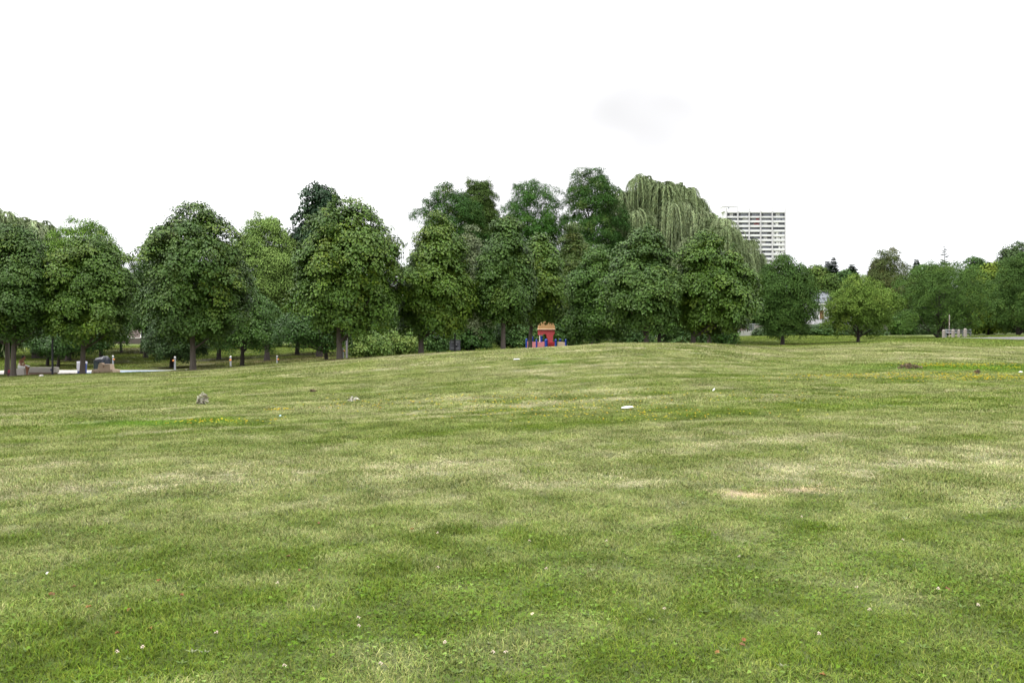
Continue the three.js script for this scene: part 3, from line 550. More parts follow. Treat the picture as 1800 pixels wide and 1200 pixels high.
const SHRUBS = [
  ['bright_shrub', 'bright yellow green shrub right beside the grey lamp post', 645, 66, 579, 614, 682, 'shrub'],
  ['bright_shrub', 'bright yellow green shrub between lamp post and pointed maple', 702, 68, 577, 668, 742, 'shrub'],
  ['dark_shrub', 'dark shrub just left of the grey sign back', 770, 70, 556, 738, 806, 'privet'],
  ['dark_shrub', 'dark shrub right behind the grey sign back', 828, 72, 552, 792, 866, 'understory'],
  ['dark_shrub', 'dark shrub between pointed maple and playground', 900, 74, 548, 858, 946, 'privet'],
  ['dark_shrub', 'dark shrub right behind the playground tower', 965, 76, 540, 930, 1012, 'privet'],
  ['dark_shrub', 'dark shrub at the foot of the dark maple', 1110, 74, 556, 1070, 1160, 'privet'],
  ['dark_shrub', 'dark shrub in the shade under the pale trunked maple', 1200, 76, 552, 1150, 1250, 'privet'],
  ['dark_shrub', 'dark shrub left of the wire fence', 1268, 80, 556, 1232, 1300, 'understory'],
  ['dark_shrub', 'dark shrub beyond the concrete bench', 0, 84, 560, -40, 40, 'privet'],
  ['garden_shrub', 'green shrub in front of the brown house, left of its window', 172, 98, 566, 130, 196, 'freshDark'],
  ['dark_shrub', 'dark shrub on the bank behind the small leaning tree', 292, 96, 560, 262, 330, 'privet'],
  ['dark_shrub', 'dark shrub on the shaded bank behind the drooping tree', 390, 100, 556, 340, 440, 'privet'],
  ['dark_shrub', 'dark shrub on the bank above the bare shaded ground', 490, 104, 552, 440, 540, 'privet'],
  ['dark_shrub', 'dark shrub behind the low forking tree', 560, 100, 560, 520, 610, 'privet'],
  ['garden_shrub', 'low pale shrub along the fence, under the dark ash', 1352, 112, 576, 1330, 1378, 'hedge'],
  ['garden_shrub', 'low shrub along the board fence beside the dark ash trunk', 1410, 114, 572, 1382, 1446, 'hedge'],
  ['garden_shrub', 'low shrub along the board fence below the white house wall', 1452, 112, 568, 1432, 1480, 'privet'],
  ['garden_shrub', 'low shrub along the board fence left of the yellow green ash trunk', 1490, 114, 576, 1470, 1512, 'hedge'],
  ['garden_shrub', 'low shrub along the board fence right of the yellow green ash trunk', 1535, 114, 576, 1512, 1556, 'hedge'],
  ['garden_shrub', 'tall fresh shrub between the yellow green and the wide ash', 1588, 116, 548, 1566, 1610, 'freshDark'],
  ['garden_shrub', 'shrub in the shade beneath the wide mid green ash', 1630, 118, 572, 1606, 1660, 'hedge'],
  ['dark_shrub', 'dark shrub behind the end of the guard rail', 1708, 122, 560, 1680, 1742, 'privet'],
  ['dark_shrub', 'dark shrub beneath the dark ash by the paved path', 1765, 122, 545, 1730, 1830, 'privet'],
];
SHRUBS.forEach((s, i) => shrub(...s, 100 + i));
console.log('shrubs');
// ------------------------------------------------------------------ the far wood that closes the view between the trunks
{
  const R = mul(4242), list = [];
  for (let i = 0; i < 7000; i++) {
    const px = -160 + 2060 * R(), d = 138 + 22 * R(), x = X(px, d), top = (px > 1340 ? 4 : 5.5) + 4 * fbm(x * 0.12, 3, 3), y = height(x, -d) + Math.pow(R(), 0.8) * top, s = 1.7 + 1.3 * R(), n = V(0, 0.7, 0.6).add(jitter(R, 0.7)).normalize();
    list.push({ m: new THREE.Matrix4().compose(V(x, y, -d), new THREE.Quaternion().setFromUnitVectors(up, n).multiply(new THREE.Quaternion().setFromAxisAngle(up, R() * 6.28)), V(s, s, s)), c: tint(R, PALETTES.privet, R()) });
  }
  tag(instanced('far_wood', SPRAYS.far, crownMaterials.plain, list, scene), 'dark far off wood closing the view behind the park trees', 'wood');
}
const at = (px, d, dy = 0) => { const x = X(px, d); return [x, height(x, -d) + dy, -d]; };

// ------------------------------------------------------------------ paving
{
  const g = box(PAD.x1 - PAD.x0, 0.24, PAD.z1 - PAD.z0, (PAD.x0 + PAD.x1) / 2, PAD.y - 0.12, (PAD.z0 + PAD.z1) / 2, 0.03);
  structure('splash_pad', g, mat([0.46, 0.43, 0.39], { map: roughTexture, roughness: 0.95 }), 'pale concrete paving of the splash pad behind the crest', 'paving');
  const s = new THREE.Shape(); for (let i = 0; i < 40; i++) { const a = i / 40 * 6.2832, r = 1 + 0.12 * Math.sin(a * 3 + 1); s[i ? 'lineTo' : 'moveTo'](-26 + Math.cos(a) * 4.4 * r, 58.3 + Math.sin(a) * 3.2 * r); }
  structure('pad_surface', new THREE.ShapeGeometry(s).rotateX(-Math.PI / 2).translate(0, PAD.y + 0.004, 0), mat([0.36, 0.45, 0.55], { map: roughTexture, roughness: 0.35 }), 'wet pale blue painted surface of the splash pad', 'paving');
  const p = [], idx = [], n = 24;
  for (let i = 0; i <= n; i++) for (let j = 0; j <= n; j++) { const q = pathPoint(i / n, j / n); p.push(q[0], height(...q) + 0.045, q[1]); if (i < n && j < n) { const a = i * (n + 1) + j; idx.push(a, a + 1, a + n + 1, a + 1, a + n + 2, a + n + 1); } }
  const pg = new THREE.BufferGeometry(); pg.setAttribute('position', new THREE.Float32BufferAttribute(p, 3)); pg.setAttribute('uv', new THREE.Float32BufferAttribute(p.filter((_, i) => i % 3 !== 1).map((v) => v * 0.3), 2)); pg.setIndex(idx); pg.computeVertexNormals();
  structure('paved_path', pg, mat([0.13, 0.122, 0.12], { map: roughTexture, roughness: 1 }), 'grey paved path crossing the lawn beyond the wooden posts', 'path');
}

// ------------------------------------------------------------------ splash pad corner
[[198, 60, 'grey spray post with orange ring beside the garbage bin'], [307, 56, 'grey spray post with orange ring just beside the large dense maple'], [405, 58, 'grey spray post with orange ring, on its own under the drooping tree'], [487, 60, 'grey spray post with orange ring on the shaded crest, next to the low forking tree'], [603, 62, 'grey spray post with orange ring between maple trunk and grey lamp post']].forEach(([px, d, label], i) => {
  const t = thing('spray_post', label, 'post', i < 4 ? [X(px, d), PAD.y, -d] : at(px, d, -0.02), 0, 'spray posts around the splash pad');
  part('shaft', cyl(0.062, 0.062, i < 4 ? 1.08 : 1.0, 0, 0, 0, 16), M.galvanised, t);
  part('cap', new THREE.SphereGeometry(0.068, 16, 8, 0, 6.2832, 0, 1.5708).scale(1, 0.9, 1).translate(0, i < 4 ? 1.08 : 1.0, 0), M.white, t);
  const side = [0.09, -0.09, 0, 0.09, 0.06][i];
  part('nozzle', new THREE.SphereGeometry(0.075, 14, 10).scale(1, 0.8, 1).translate(side, i < 4 ? 0.86 : 0.8, 0.045), mat([0.75, 0.25, 0.03], { roughness: 0.45 }), t, 'orange nozzle');
});
{
  const d = 52.6, t = thing('concrete_bench', 'long weathered concrete bench with blue graffiti', 'bench', at(74.5, d, -0.05));
  part('seat_beam', box(1.85, 0.34, 0.5, 0, 0.37, 0, 0.03), M.concrete, t);
  part('base', box(1.7, 0.22, 0.4, 0, 0.1, 0, 0.02), mat([0.36, 0.25, 0.19], { map: roughTexture, roughness: 0.95 }), t);
  const c = document.createElement('canvas'); c.width = c.height = 128; const q = c.getContext('2d'); q.clearRect(0, 0, 128, 128); q.strokeStyle = 'rgb(40,50,120)'; q.lineWidth = 15; q.lineJoin = 'round'; q.beginPath(); q.moveTo(12, 30); q.lineTo(40, 104); q.lineTo(62, 46); q.lineTo(84, 106); q.lineTo(116, 22); q.moveTo(20, 60); q.lineTo(108, 64); q.stroke();
  const tex = new THREE.CanvasTexture(c); tex.colorSpace = THREE.SRGBColorSpace;
  part('graffiti', new THREE.PlaneGeometry(0.24, 0.24).translate(0.7, 0.4, 0.254), new THREE.MeshStandardMaterial({ map: tex, transparent: true, roughness: 0.9 }), t, 'blue spray painted mark');
  const b = thing('concrete_block', 'low square concrete block under the seated person', 'block', at(38.5, 51.4, -0.04));
  part('block', box(0.5, 0.48, 0.5, 0, 0.24, 0, 0.03), M.concrete, b);
  part('footing', box(0.56, 0.08, 0.56, 0, 0.03, 0, 0.02), M.concrete, b);
}
{ // play sculpture: a stepped sand castle
  const d = 53.4, t = thing('castle_block', 'sand coloured stepped castle play block', 'play sculpture', at(185.5, d, -0.04));
  const frustum = (w0, w1, h, dd) => { const g = new THREE.CylinderGeometry(w1 / Math.SQRT2, w0 / Math.SQRT2, h, 4, 1).rotateY(Math.PI / 4).scale(1, 1, dd).toNonIndexed(); g.computeVertexNormals(); return g.translate(0, h / 2, 0); };
  part('lower_tier', frustum(1.46, 1.3, 0.4, 0.75), M.sand, t); part('upper_tier', frustum(0.82, 0.72, 0.34, 0.75).translate(0.02, 0.4, 0), M.sand, t);
  part('battlement', box(0.18, 0.09, 0.3, -0.26, 0.775, 0, 0.01), M.sand, t);
  const arch = () => { const s = new THREE.Shape(); s.moveTo(-0.05, 0); s.lineTo(0.05, 0); s.lineTo(0.05, 0.1); s.absarc(0, 0.1, 0.05, 0, Math.PI); s.lineTo(-0.05, 0); return new THREE.ExtrudeGeometry(s, { depth: 0.06, bevelEnabled: false }); };
  for (const x of [-0.48, -0.14, 0.2, 0.5]) part('window_niche', arch().translate(x, 0.12, 0.475), mat([0.3, 0.2, 0.14], { roughness: 1 }), t);
  part('window_niche', arch().translate(0, 0.52, 0.258), mat([0.3, 0.2, 0.14], { roughness: 1 }), t);
}
{ // blue barrel with a white bag hung over its rim
  const t = thing('trash_barrel', 'blue trash barrel with white liner folded over its rim', 'barrel', at(143.5, 55.5, -0.02)), prof = [[0, 0.02], [0.27, 0.02], [0.285, 0.06], [0.285, 0.27], [0.3, 0.285], [0.285, 0.3], [0.285, 0.56], [0.3, 0.575], [0.285, 0.59], [0.285, 0.86], [0.3, 0.875], [0.27, 0.875], [0.27, 0.1], [0, 0.1]].map((q) => new THREE.Vector2(...q));
  part('barrel', new THREE.LatheGeometry(prof, 36), mat([0.035, 0.06, 0.24], { roughness: 0.5 }), t);
  const p = [], idx = [], n = 72; // the liner hangs in uneven tongues
  for (let i = 0; i <= n; i++) { const a = i / n * 6.2832, low = 0.76 - 0.5 * sstep(0.45, 0.75, noise(Math.cos(a) * 2.2 + 9, Math.sin(a) * 2.2 + 9)); for (let k = 0; k < 6; k++) { const f = k / 5, r = k === 0 ? 0.25 : 0.305 + 0.012 * Math.sin(a * 17 + k) + 0.01 * f, y = k === 0 ? 0.8 : mix(0.905, low, (k - 1) / 4); p.push(Math.cos(a) * r, y, Math.sin(a) * r); if (i < n && k < 5) { const q = i * 6 + k; idx.push(q, q + 6, q + 1, q + 1, q + 6, q + 7); } } }
  const g = new THREE.BufferGeometry(); g.setAttribute('position', new THREE.Float32BufferAttribute(p, 3)); g.setIndex(idx); g.computeVertexNormals();
  part('liner', g, mat([0.68, 0.67, 0.75], { roughness: 0.5, side: THREE.DoubleSide }), t, 'white plastic liner');
}
{
  const t = thing('garbage_bin', 'dark garbage bin with black bag bulging over its rim', 'bin', at(178, 58.5, -0.02)), dark = mat([0.012, 0.022, 0.02], { roughness: 0.6 });
  part('bin', join(box(0.78, 0.86, 0.7, -0.02, 0.46, 0, 0.04), box(0.84, 0.06, 0.76, -0.02, 0.88, 0, 0.02)), dark, t);
  const g = new THREE.SphereGeometry(1, 48, 28), p = g.attributes.position;
  for (let i = 0; i < p.count; i++) { const x = p.getX(i), y = p.getY(i), z = p.getZ(i), w = 1 + 0.22 * (noise(x * 3 + 5, z * 3 + y * 2) - 0.5) + 0.1 * (noise(x * 9, y * 9 + z * 5) - 0.5); p.setXYZ(i, x * w * 0.5 + 0.05, Math.max(-0.34, y * w * (0.2 + 0.14 * sstep(-0.2, 0.7, x)) - (y < 0 ? 0.26 * sstep(0.1, 0.8, x) : 0)) + 0.93, z * w * 0.46); }
  g.computeVertexNormals();
  part('bag', g, mat([0.035, 0.036, 0.045], { roughness: 0.33 }), t, 'shiny black plastic bag');
}
function lampPost(label, px, d, H, m, r) {
  const t = thing('lamp_post', label, 'lamp post', at(px, d, -0.05));
  part('shaft', cyl(r, r * 0.75, H, 0, 0, 0, 16), m, t); part('base_plate', cyl(r * 1.9, r * 1.7, 0.08, 0, 0.03, 0, 20), m, t);
  const l = part('lantern', new THREE.LatheGeometry([[0.02, 0], [0.13, 0.04], [0.17, 0.1], [0.17, 0.16], [0.05, 0.22], [0, 0.225]].map((q) => new THREE.Vector2(...q)), 24).translate(0, H, 0), m, t);
  part('lens', cyl(0.12, 0.15, 0.04, 0, H + 0.005, 0, 20), mat([0.7, 0.7, 0.68], { roughness: 0.3 }), l);
}
lampPost('slim black lamp post in front of the concrete bench', 91.5, 50.5, 4.4, M.blackMetal, 0.06);
lampPost('lilac grey lamp post beside the tall forked maple', 609.5, 55, 4.2, mat([0.24, 0.22, 0.25], { roughness: 0.5, metalness: 0.3 }), 0.075);
{
  const d = 50.5, t = thing('sign_board', 'grey back of a sign board on a dark post', 'sign', at(799.5, d, -0.05)), y0 = t.position.y, hy = (py) => Y(py, d) - y0;
  part('post', box(0.1, hy(586), 0.1, 0.0, hy(586) / 2, 0, 0.01), mat([0.03, 0.032, 0.036], { roughness: 0.6 }), t);
  part('panel', box(0.66, hy(597) - hy(615.5), 0.025, 0, (hy(597) + hy(615.5)) / 2, -0.07, 0.006), mat([0.2, 0.205, 0.24], { map: roughTexture, roughness: 0.55, metalness: 0.2 }), t);
  for (const q of [601, 611.5]) part('bracket', box(0.5, 0.05, 0.03, 0, hy(q), -0.042), M.galvanised, t);
  part('control_box', box(0.11, 0.22, 0.07, 0.1, hy(607.5), 0.0, 0.012), M.blackMetal, t); part('label_plate', box(0.07, 0.07, 0.006, 0.1, hy(605.5), 0.04), mat([0.5, 0.5, 0.52]), t);
}

// ------------------------------------------------------------------ the seated person
function sdfMesh(f, [cx, cy, cz], half, res) {
  const mc = new MarchingCubes(res, new THREE.MeshBasicMaterial(), false, false, 60000), hs = res / 2;
  for (let k = 0; k < res; k++) for (let j = 0; j < res; j++) for (let i = 0; i < res; i++) mc.field[k * res * res + j * res + i] = -f(cx + (i - hs) / hs * half, cy + (j - hs) / hs * half, cz + (k - hs) / hs * half);
  mc.isolation = 0; mc.update();
  const n = mc.count * 3, pos = new Float32Array(mc.positionArray.subarray(0, n)), nor = new Float32Array(mc.normalArray.subarray(0, n));
  for (let i = 0; i < n; i += 3) { pos[i] = cx + pos[i] * half; pos[i + 1] = cy + pos[i + 1] * half; pos[i + 2] = cz + pos[i + 2] * half; }
  const g = new THREE.BufferGeometry(); g.setAttribute('position', new THREE.BufferAttribute(pos, 3)); g.setAttribute('normal', new THREE.BufferAttribute(nor, 3));
  return g;
}
const smin = (a, b, k) => { const h = Math.max(0, k - Math.abs(a - b)) / k; return Math.min(a, b) - h * h * k / 4; };
const capsule = (x, y, z, a, b, ra, rb) => { const bx = b[0] - a[0], by = b[1] - a[1], bz = b[2] - a[2], t = clamp(((x - a[0]) * bx + (y - a[1]) * by + (z - a[2]) * bz) / (bx * bx + by * by + bz * bz)); return Math.hypot(x - a[0] - bx * t, y - a[1] - by * t, z - a[2] - bz * t) - mix(ra, rb, t); };
{
  const t = thing('person', 'person with bare arms and white shorts seated in profile on the low block', 'person', at(35.5, 51.3, -0.03), 0.12);
  const B = [];
  const bone = (a, b, ra, rb, k = 0.05) => B.push([a, b, ra, rb, k]);
  bone([-0.02, 0.57, 0], [0.0, 0.7, 0], 0.135, 0.115); bone([0, 0.7, 0], [0.05, 0.9, 0], 0.115, 0.135); bone([0.04, 0.93, -0.12], [0.04, 0.93, 0.12], 0.075, 0.075); bone([0.06, 0.96, 0], [0.12, 1.06, 0], 0.058, 0.052);
  for (const s of [-1, 1]) {
    bone([0.05, 0.95, 0.17 * s], [0.13, 0.7, 0.21 * s], 0.052, 0.04); bone([0.13, 0.7, 0.21 * s], [0.35, 0.63, 0.12 * s], 0.04, 0.028);
    bone([0.0, 0.555, 0.09 * s], [0.41, 0.55, 0.11 * s], 0.092, 0.064); bone([0.41, 0.55, 0.11 * s], [0.37 + 0.05 * s, 0.1, 0.11 * s], 0.062, 0.038); bone([0.36 + 0.05 * s, 0.07, 0.11 * s], [0.54 + 0.05 * s, 0.045, 0.13 * s], 0.045, 0.03, 0.04);
  }
  const body = (x, y, z) => { let v = 9; for (const [a, b, ra, rb, k] of B) v = smin(v, capsule(x, y, z, a, b, ra, rb), k); return v; };
  const head = (x, y, z) => { // a head in profile, looking slightly down along +x
    const q = 0.3, c = Math.cos(q), s = Math.sin(q), dx = x - 0.165, dy = y - 1.14, hx = dx * c - dy * s, hy = dx * s + dy * c;
    let v = (Math.hypot(hx / 0.098, (hy - 0.02) / 0.112, z / 0.078) - 1) * 0.078;
    v = smin(v, capsule(hx, hy, z, [0.03, -0.06, 0], [0.06, -0.09, 0], 0.055, 0.035), 0.04); v = smin(v, capsule(hx, hy, z, [0.093, 0.015, 0], [0.113, -0.025, 0], 0.009, 0.015), 0.015);
    v = smin(v, capsule(hx, hy, z, [0.086, -0.058, -0.018], [0.086, -0.058, 0.018], 0.011, 0.011), 0.008); v = smin(v, capsule(hx, hy, z, [0.084, 0.035, -0.04], [0.084, 0.035, 0.04], 0.012, 0.012), 0.015);
    for (const e of [-1, 1]) { v = smin(v, capsule(hx, hy, z, [0.0, 0.02, 0.078 * e], [-0.004, -0.02, 0.08 * e], 0.016, 0.011), 0.01); v = Math.max(v, -(Math.hypot(hx - 0.096, hy - 0.012, z - 0.032 * e) - 0.012)); v = Math.min(v, Math.hypot(hx - 0.086, hy - 0.012, z - 0.032 * e) - 0.0115); }
    return smin(v, capsule(x, y, z, [0.09, 1.0, 0], [0.13, 1.08, 0], 0.055, 0.05), 0.04);
  };
  const hand = (s) => { // palm resting over the knee, five bent fingers
    const w = [0.35, 0.63, 0.12 * s], F5 = [[0.03, 0.052], [0.011, 0.06], [-0.009, 0.056], [-0.028, 0.044]], bones = [[w, [0.4, 0.622, 0.115 * s], 0.026, 0.027], [[0.39, 0.624, 0.115 * s + 0.018], [0.4, 0.622, 0.115 * s - 0.018], 0.019, 0.019]];
    for (const [o, l] of F5) { const a = [0.415, 0.622, 0.115 * s + o], b = [0.415 + l * 0.7, 0.614, 0.115 * s + o * 1.1]; bones.push([a, b, 0.0095, 0.009], [b, [b[0] + l * 0.5, b[1] - l * 0.5, b[2]], 0.009, 0.0075]); }
    const th = 0.115 * s - 0.03 * s; bones.push([[0.375, 0.622, th], [0.405, 0.612, th - 0.022 * s], 0.013, 0.011], [[0.405, 0.612, th - 0.022 * s], [0.435, 0.604, th - 0.02 * s], 0.011, 0.009]);
    return (x, y, z) => { let v = 9; for (const [a, b, ra, rb] of bones) v = smin(v, capsule(x, y, z, a, b, ra, rb), 0.008); return v; };
  };
  part('body', mergeGeometries([sdfMesh((x, y, z) => smin(body(x, y, z), y > 0.95 ? head(x, y, z) : 9, 0.02), [0.2, 0.62, 0], 0.72, 112), sdfMesh(head, [0.165, 1.13, 0], 0.17, 76), sdfMesh(hand(1), [0.41, 0.61, 0.12], 0.1, 60), sdfMesh(hand(-1), [0.41, 0.61, -0.12], 0.1, 60)]), mat([0.26, 0.11, 0.055], { roughness: 0.5 }), t);
  part('hair', sdfMesh((x, y, z) => { const dx = x - 0.155, dy = y - 1.165; return Math.max((Math.hypot(dx / 0.108, dy / 0.115, z / 0.092) - 1) * 0.092, -(dy * 0.75 - dx * 0.75 + 0.035)); }, [0.155, 1.165, 0], 0.16, 56), mat([0.012, 0.009, 0.008], { roughness: 0.6 }), t);
  part('shorts', sdfMesh((x, y, z) => { let v = 9; for (const [a, b, ra, rb, k] of [B[0], B[6], B[11]]) v = smin(v, capsule(x, y, z, a, b, ra + 0.016, rb + 0.03), 0.05); return Math.max(v, y - 0.68, x - 0.34, 0.5 - y - 0.06); }, [0.14, 0.58, 0], 0.34, 76), mat([0.72, 0.71, 0.69], { roughness: 0.85 }), t);
  part('top', sdfMesh((x, y, z) => { let v = 9; for (const i of [0, 1, 2]) { const [a, b, ra, rb] = B[i]; v = smin(v, capsule(x, y, z, a, b, ra + 0.01, rb + 0.01), 0.05); } return Math.max(v, y - 0.82, 0.62 - y); }, [0.03, 0.77, 0], 0.26, 60), mat([0.7, 0.62, 0.42], { roughness: 0.9 }), t);
  const towel = new RoundedBoxGeometry(0.26, 0.05, 0.3, 4, 0.02), p = towel.attributes.position;
  for (let i = 0; i < p.count; i++) p.setY(i, p.getY(i) + 0.02 * Math.sin(p.getX(i) * 20 + p.getZ(i) * 14) - Math.max(0, p.getX(i) - 0.06) * 0.9);
  towel.computeVertexNormals();
  const w = thing('towel', 'folded white cloth lying on the knees of the seated person', 'cloth', at(35.5, 51.3, -0.03), 0.12); part('cloth', towel.translate(0.36, 0.655, 0), mat([0.75, 0.74, 0.73], { roughness: 0.95 }), w);
  part('hem', box(0.03, 0.012, 0.29, 0.25, 0.655, 0, 0.004), mat([0.6, 0.6, 0.62]), w);
  const b = thing('backpack', 'dark red backpack on the grass leaning on a maple trunk', 'backpack', at(17.5, 50.4, -0.02), -0.3), red = mat([0.2, 0.02, 0.035], { roughness: 0.8 });
  part('bag', new RoundedBoxGeometry(0.3, 0.42, 0.2, 5, 0.08).translate(0, 0.21, 0), red, b); part('pocket', new RoundedBoxGeometry(0.22, 0.2, 0.08, 4, 0.035).translate(0, 0.13, 0.12), mat([0.05, 0.015, 0.02], { roughness: 0.8 }), b);
  part('handle', new THREE.TorusGeometry(0.045, 0.01, 8, 20, Math.PI).translate(0, 0.415, -0.03), mat([0.03, 0.02, 0.02]), b);
  for (const x of [-0.08, 0.08]) part('strap', new THREE.TorusGeometry(0.15, 0.018, 8, 20, Math.PI).rotateZ(-Math.PI / 2).rotateY(Math.PI / 2).translate(x, 0.22, -0.09), mat([0.06, 0.015, 0.02]), b);
}
console.log('pad corner');

// ------------------------------------------------------------------ playground
{
  const d = 60, m = d / F, t = thing('playground', 'colourful small castle playground with red tower and tan roof', 'playground', at(960, d, -0.03)), y0 = t.position.y;
  const gx = (px) => (px - 960) * m, gy = (py) => Y(py, d) - y0, blue = mat([0.012, 0.055, 0.36], { roughness: 0.35 }), pink = mat([0.68, 0.24, 0.27], { roughness: 0.5 }), red = mat([0.5, 0.022, 0.03], { roughness: 0.45 }), rose = mat([0.52, 0.07, 0.085], { roughness: 0.5 }), tan = mat([0.56, 0.32, 0.15], { roughness: 0.6 }), cream = mat([0.75, 0.58, 0.42], { roughness: 0.6 }), pale = mat([0.68, 0.66, 0.64], { roughness: 0.4 });
  const shape = (pts, holes = []) => { const s = new THREE.Shape(pts.map((q) => new THREE.Vector2(gx(q[0]), gy(q[1])))); for (const [hx, hy, r] of holes) s.holes.push(new THREE.Path().absarc(gx(hx), gy(hy), r, 0, 6.2832)); return s; };
  const slab = (s, z, depth = 0.05) => new THREE.ExtrudeGeometry(s, { depth, bevelEnabled: true, bevelSize: 0.008, bevelThickness: 0.008, bevelSegments: 2 }).translate(0, 0, z);
  for (const [px, top, r, z] of [[925.2, 596, 0.062, 0.62], [936, 593, 0.075, -0.5], [942.8, 597, 0.06, 0.62], [951.2, 588, 0.1, 0.35], [959.6, 597, 0.11, 0.7], [976.2, 597, 0.075, 0.62], [985.4, 596.2, 0.075, -0.4], [993.8, 597, 0.065, 0.62]]) {
    const q = part('post', cyl(r, r, gy(top) - r * 0.6, gx(px), 0, z, 18), blue, t); part('ball_cap', new THREE.SphereGeometry(r * 1.12, 18, 12).translate(gx(px), gy(top) - r * 0.5, z), px > 950 && px < 952 ? pale : blue, q);
  }
  const scallop = (a, b, top) => { const p = [[a, 614], [b, 614], [b, top]]; for (let i = 0; i <= 16; i++) { const f = 1 - i / 16; p.push([mix(a, b, f), top + 1.4 * Math.abs(Math.sin(f * Math.PI * 2))]); } return p; };
  part('panel', slab(shape([[924.3, 614], [929.2, 614], [929.2, 600.4], [924.3, 600.2]]), 0.6), pink, t); part('panel', slab(shape(scallop(934, 956.4, 600), [[936.8, 607.6, 0.03], [950.4, 607.6, 0.03], [953.6, 607.6, 0.028]]), 0.58), pink, t);
  part('panel', slab(shape(scallop(926, 956, 600.4)), -0.62), pink, t);
  part('lower_panel', slab(shape([[964.6, 614], [973.6, 614], [973.6, 601.6], [964.6, 601.6]]), 0.55, 0.04), red, t);
  for (const py of [601.6, 605, 608.6]) part('rail', new THREE.CylinderGeometry(0.022, 0.022, gx(977) - gx(962), 12).rotateZ(Math.PI / 2).translate((gx(962) + gx(977)) / 2, gy(py), 0.64), red, t);
  const wall = [[963.4, 614], [971.4, 614], [971.4, 590], [972.6, 587.6], [974.4, 586.2], [974.4, 579.6], [946, 579.6], [946, 588.6], [950.5, 588.6], [952.4, 587.6]];
  for (let i = 0; i <= 8; i++) { const a = Math.PI * (1 - i / 8); wall.push([956.4 + 3.2 * Math.cos(a) + (i / 8) * 0.8, 589.8 - 3.2 * Math.sin(a)]); }
  wall.push([962.6, 597]);
  part('tower_wall', slab(shape(wall, [[965, 588.2, 0.035], [968.5, 588.2, 0.035], [964.6, 593.2, 0.035], [968.5, 593.2, 0.035]]), 0.4, 0.08), rose, t); part('tower_wall', slab(shape(wall), -0.48, 0.08), rose, t);
  part('deck', box(gx(973) - gx(947), 0.07, 0.86, (gx(973) + gx(947)) / 2, gy(603.5), 0, 0.01), red, t); part('tower_side', box(0.06, gy(580) - gy(590), 0.74, gx(974) - 0.05, (gy(580) + gy(590)) / 2, 0, 0.01), rose, t);
  for (const [px, z] of [[948.8, 0.42], [948.8, -0.42]]) part('roof_post', cyl(0.03, 0.03, gy(580), gx(px), 0, z, 12), pale, t);
  part('eave', box(gx(975.6) - gx(944.8), 0.06, 1.12, (gx(975.6) + gx(944.8)) / 2, gy(578.8), 0, 0.015), cream, t);
  const rs = new THREE.Shape([[945.4, 578.2], [975, 578.2], [974.8, 573.5], [972, 569], [966.8, 565.8], [960, 565.2], [952, 566.8], [947, 571]].map((q) => new THREE.Vector2(gx(q[0]), gy(q[1]))));
  part('roof', slab(rs, -0.5, 1.0), tan, t);
  const tunnel = new THREE.Shape([[979, 614], [997, 614], [996.6, 606], [993.6, 602.2], [988, 600.8], [979, 600.8]].map((q) => new THREE.Vector2(gx(q[0]), gy(q[1])))); tunnel.holes.push(new THREE.Path().absarc(gx(991.8), gy(607.4), 0.15, 0, 6.2832));
  part('crawl_panel', slab(tunnel, 0.5, 0.07), cream, t); part('crawl_tunnel', new THREE.CylinderGeometry(0.17, 0.17, 0.7, 24, 1, true).rotateX(Math.PI / 2).translate(gx(991.8), gy(607.4), 0.12), mat([0.25, 0.14, 0.08], { side: THREE.DoubleSide }), t);
}

// ------------------------------------------------------------------ right hand edge: posts, guard rail, road sign, fences
const postWood = mat([0.36, 0.32, 0.29], { map: barkTexture, bumpMap: barkTexture, bumpScale: 0.01, roughness: 0.95 });
[[1659.6, 92, 1.0], [1676, 91, 0.98], [1686, 90.5, 0.94], [1697.4, 89.5, 1.0]].forEach(([px, d, h], i) => {
  const t = thing('wooden_post', ['square grey wooden post at the outer end of the post row', 'square grey wooden post next to the road sign pole', 'slim grey wooden post in the middle of the post row', 'square grey wooden post nearest to the paved path'][i], 'post', at(px, d, -0.1), 0.5, 'wooden posts by the path'), w = i === 2 ? 0.2 : 0.25;
  part('shaft', box(w, h, w, 0, h / 2, 0, 0.02), postWood, t); part('chamfered_top', new THREE.CylinderGeometry(w * 0.3, w * 0.68, 0.1, 4).rotateY(Math.PI / 4).translate(0, h + 0.045, 0), postWood, t);
});
{
  const d = 96, t = thing('guard_rail', 'white two rail steel guard rail behind the wooden posts', 'guard rail', at(1685, d, -0.05)), x0 = X(1662, d) - X(1685, d), x1 = X(1708, d) - X(1685, d);
  for (const y of [0.62, 0.9]) part('rail', box(x1 - x0, 0.16, 0.06, (x0 + x1) / 2, y, 0.06, 0.02), mat([0.6, 0.6, 0.66], { roughness: 0.5 }), t);
  for (const f of [0.04, 0.36, 0.68, 0.97]) part('rail_post', box(0.1, 1.02, 0.1, mix(x0, x1, f), 0.51, -0.03, 0.01), M.galvanised, t);
  const s = thing('road_sign', 'road sign on a thin pole seen almost edge on', 'sign', at(1669.2, 92.5, -0.1), 1.2);
  part('pole', box(0.07, 2.75, 0.05, 0, 1.375, 0), mat([0.34, 0.26, 0.25], { roughness: 0.6 }), s);
  const sh = new THREE.Shape(); for (let i = 0; i < 8; i++) { const a = Math.PI / 8 + i * Math.PI / 4; sh[i ? 'lineTo' : 'moveTo'](Math.cos(a) * 0.36, Math.sin(a) * 0.36); }
  part('plate', new THREE.ExtrudeGeometry(sh, { depth: 0.012, bevelEnabled: false }).translate(0, 2.36, 0.03), mat([0.42, 0.4, 0.4], { roughness: 0.5, metalness: 0.3 }), s); part('notice', box(0.2, 0.3, 0.01, 0, 1.7, 0.034), M.white, s);
}
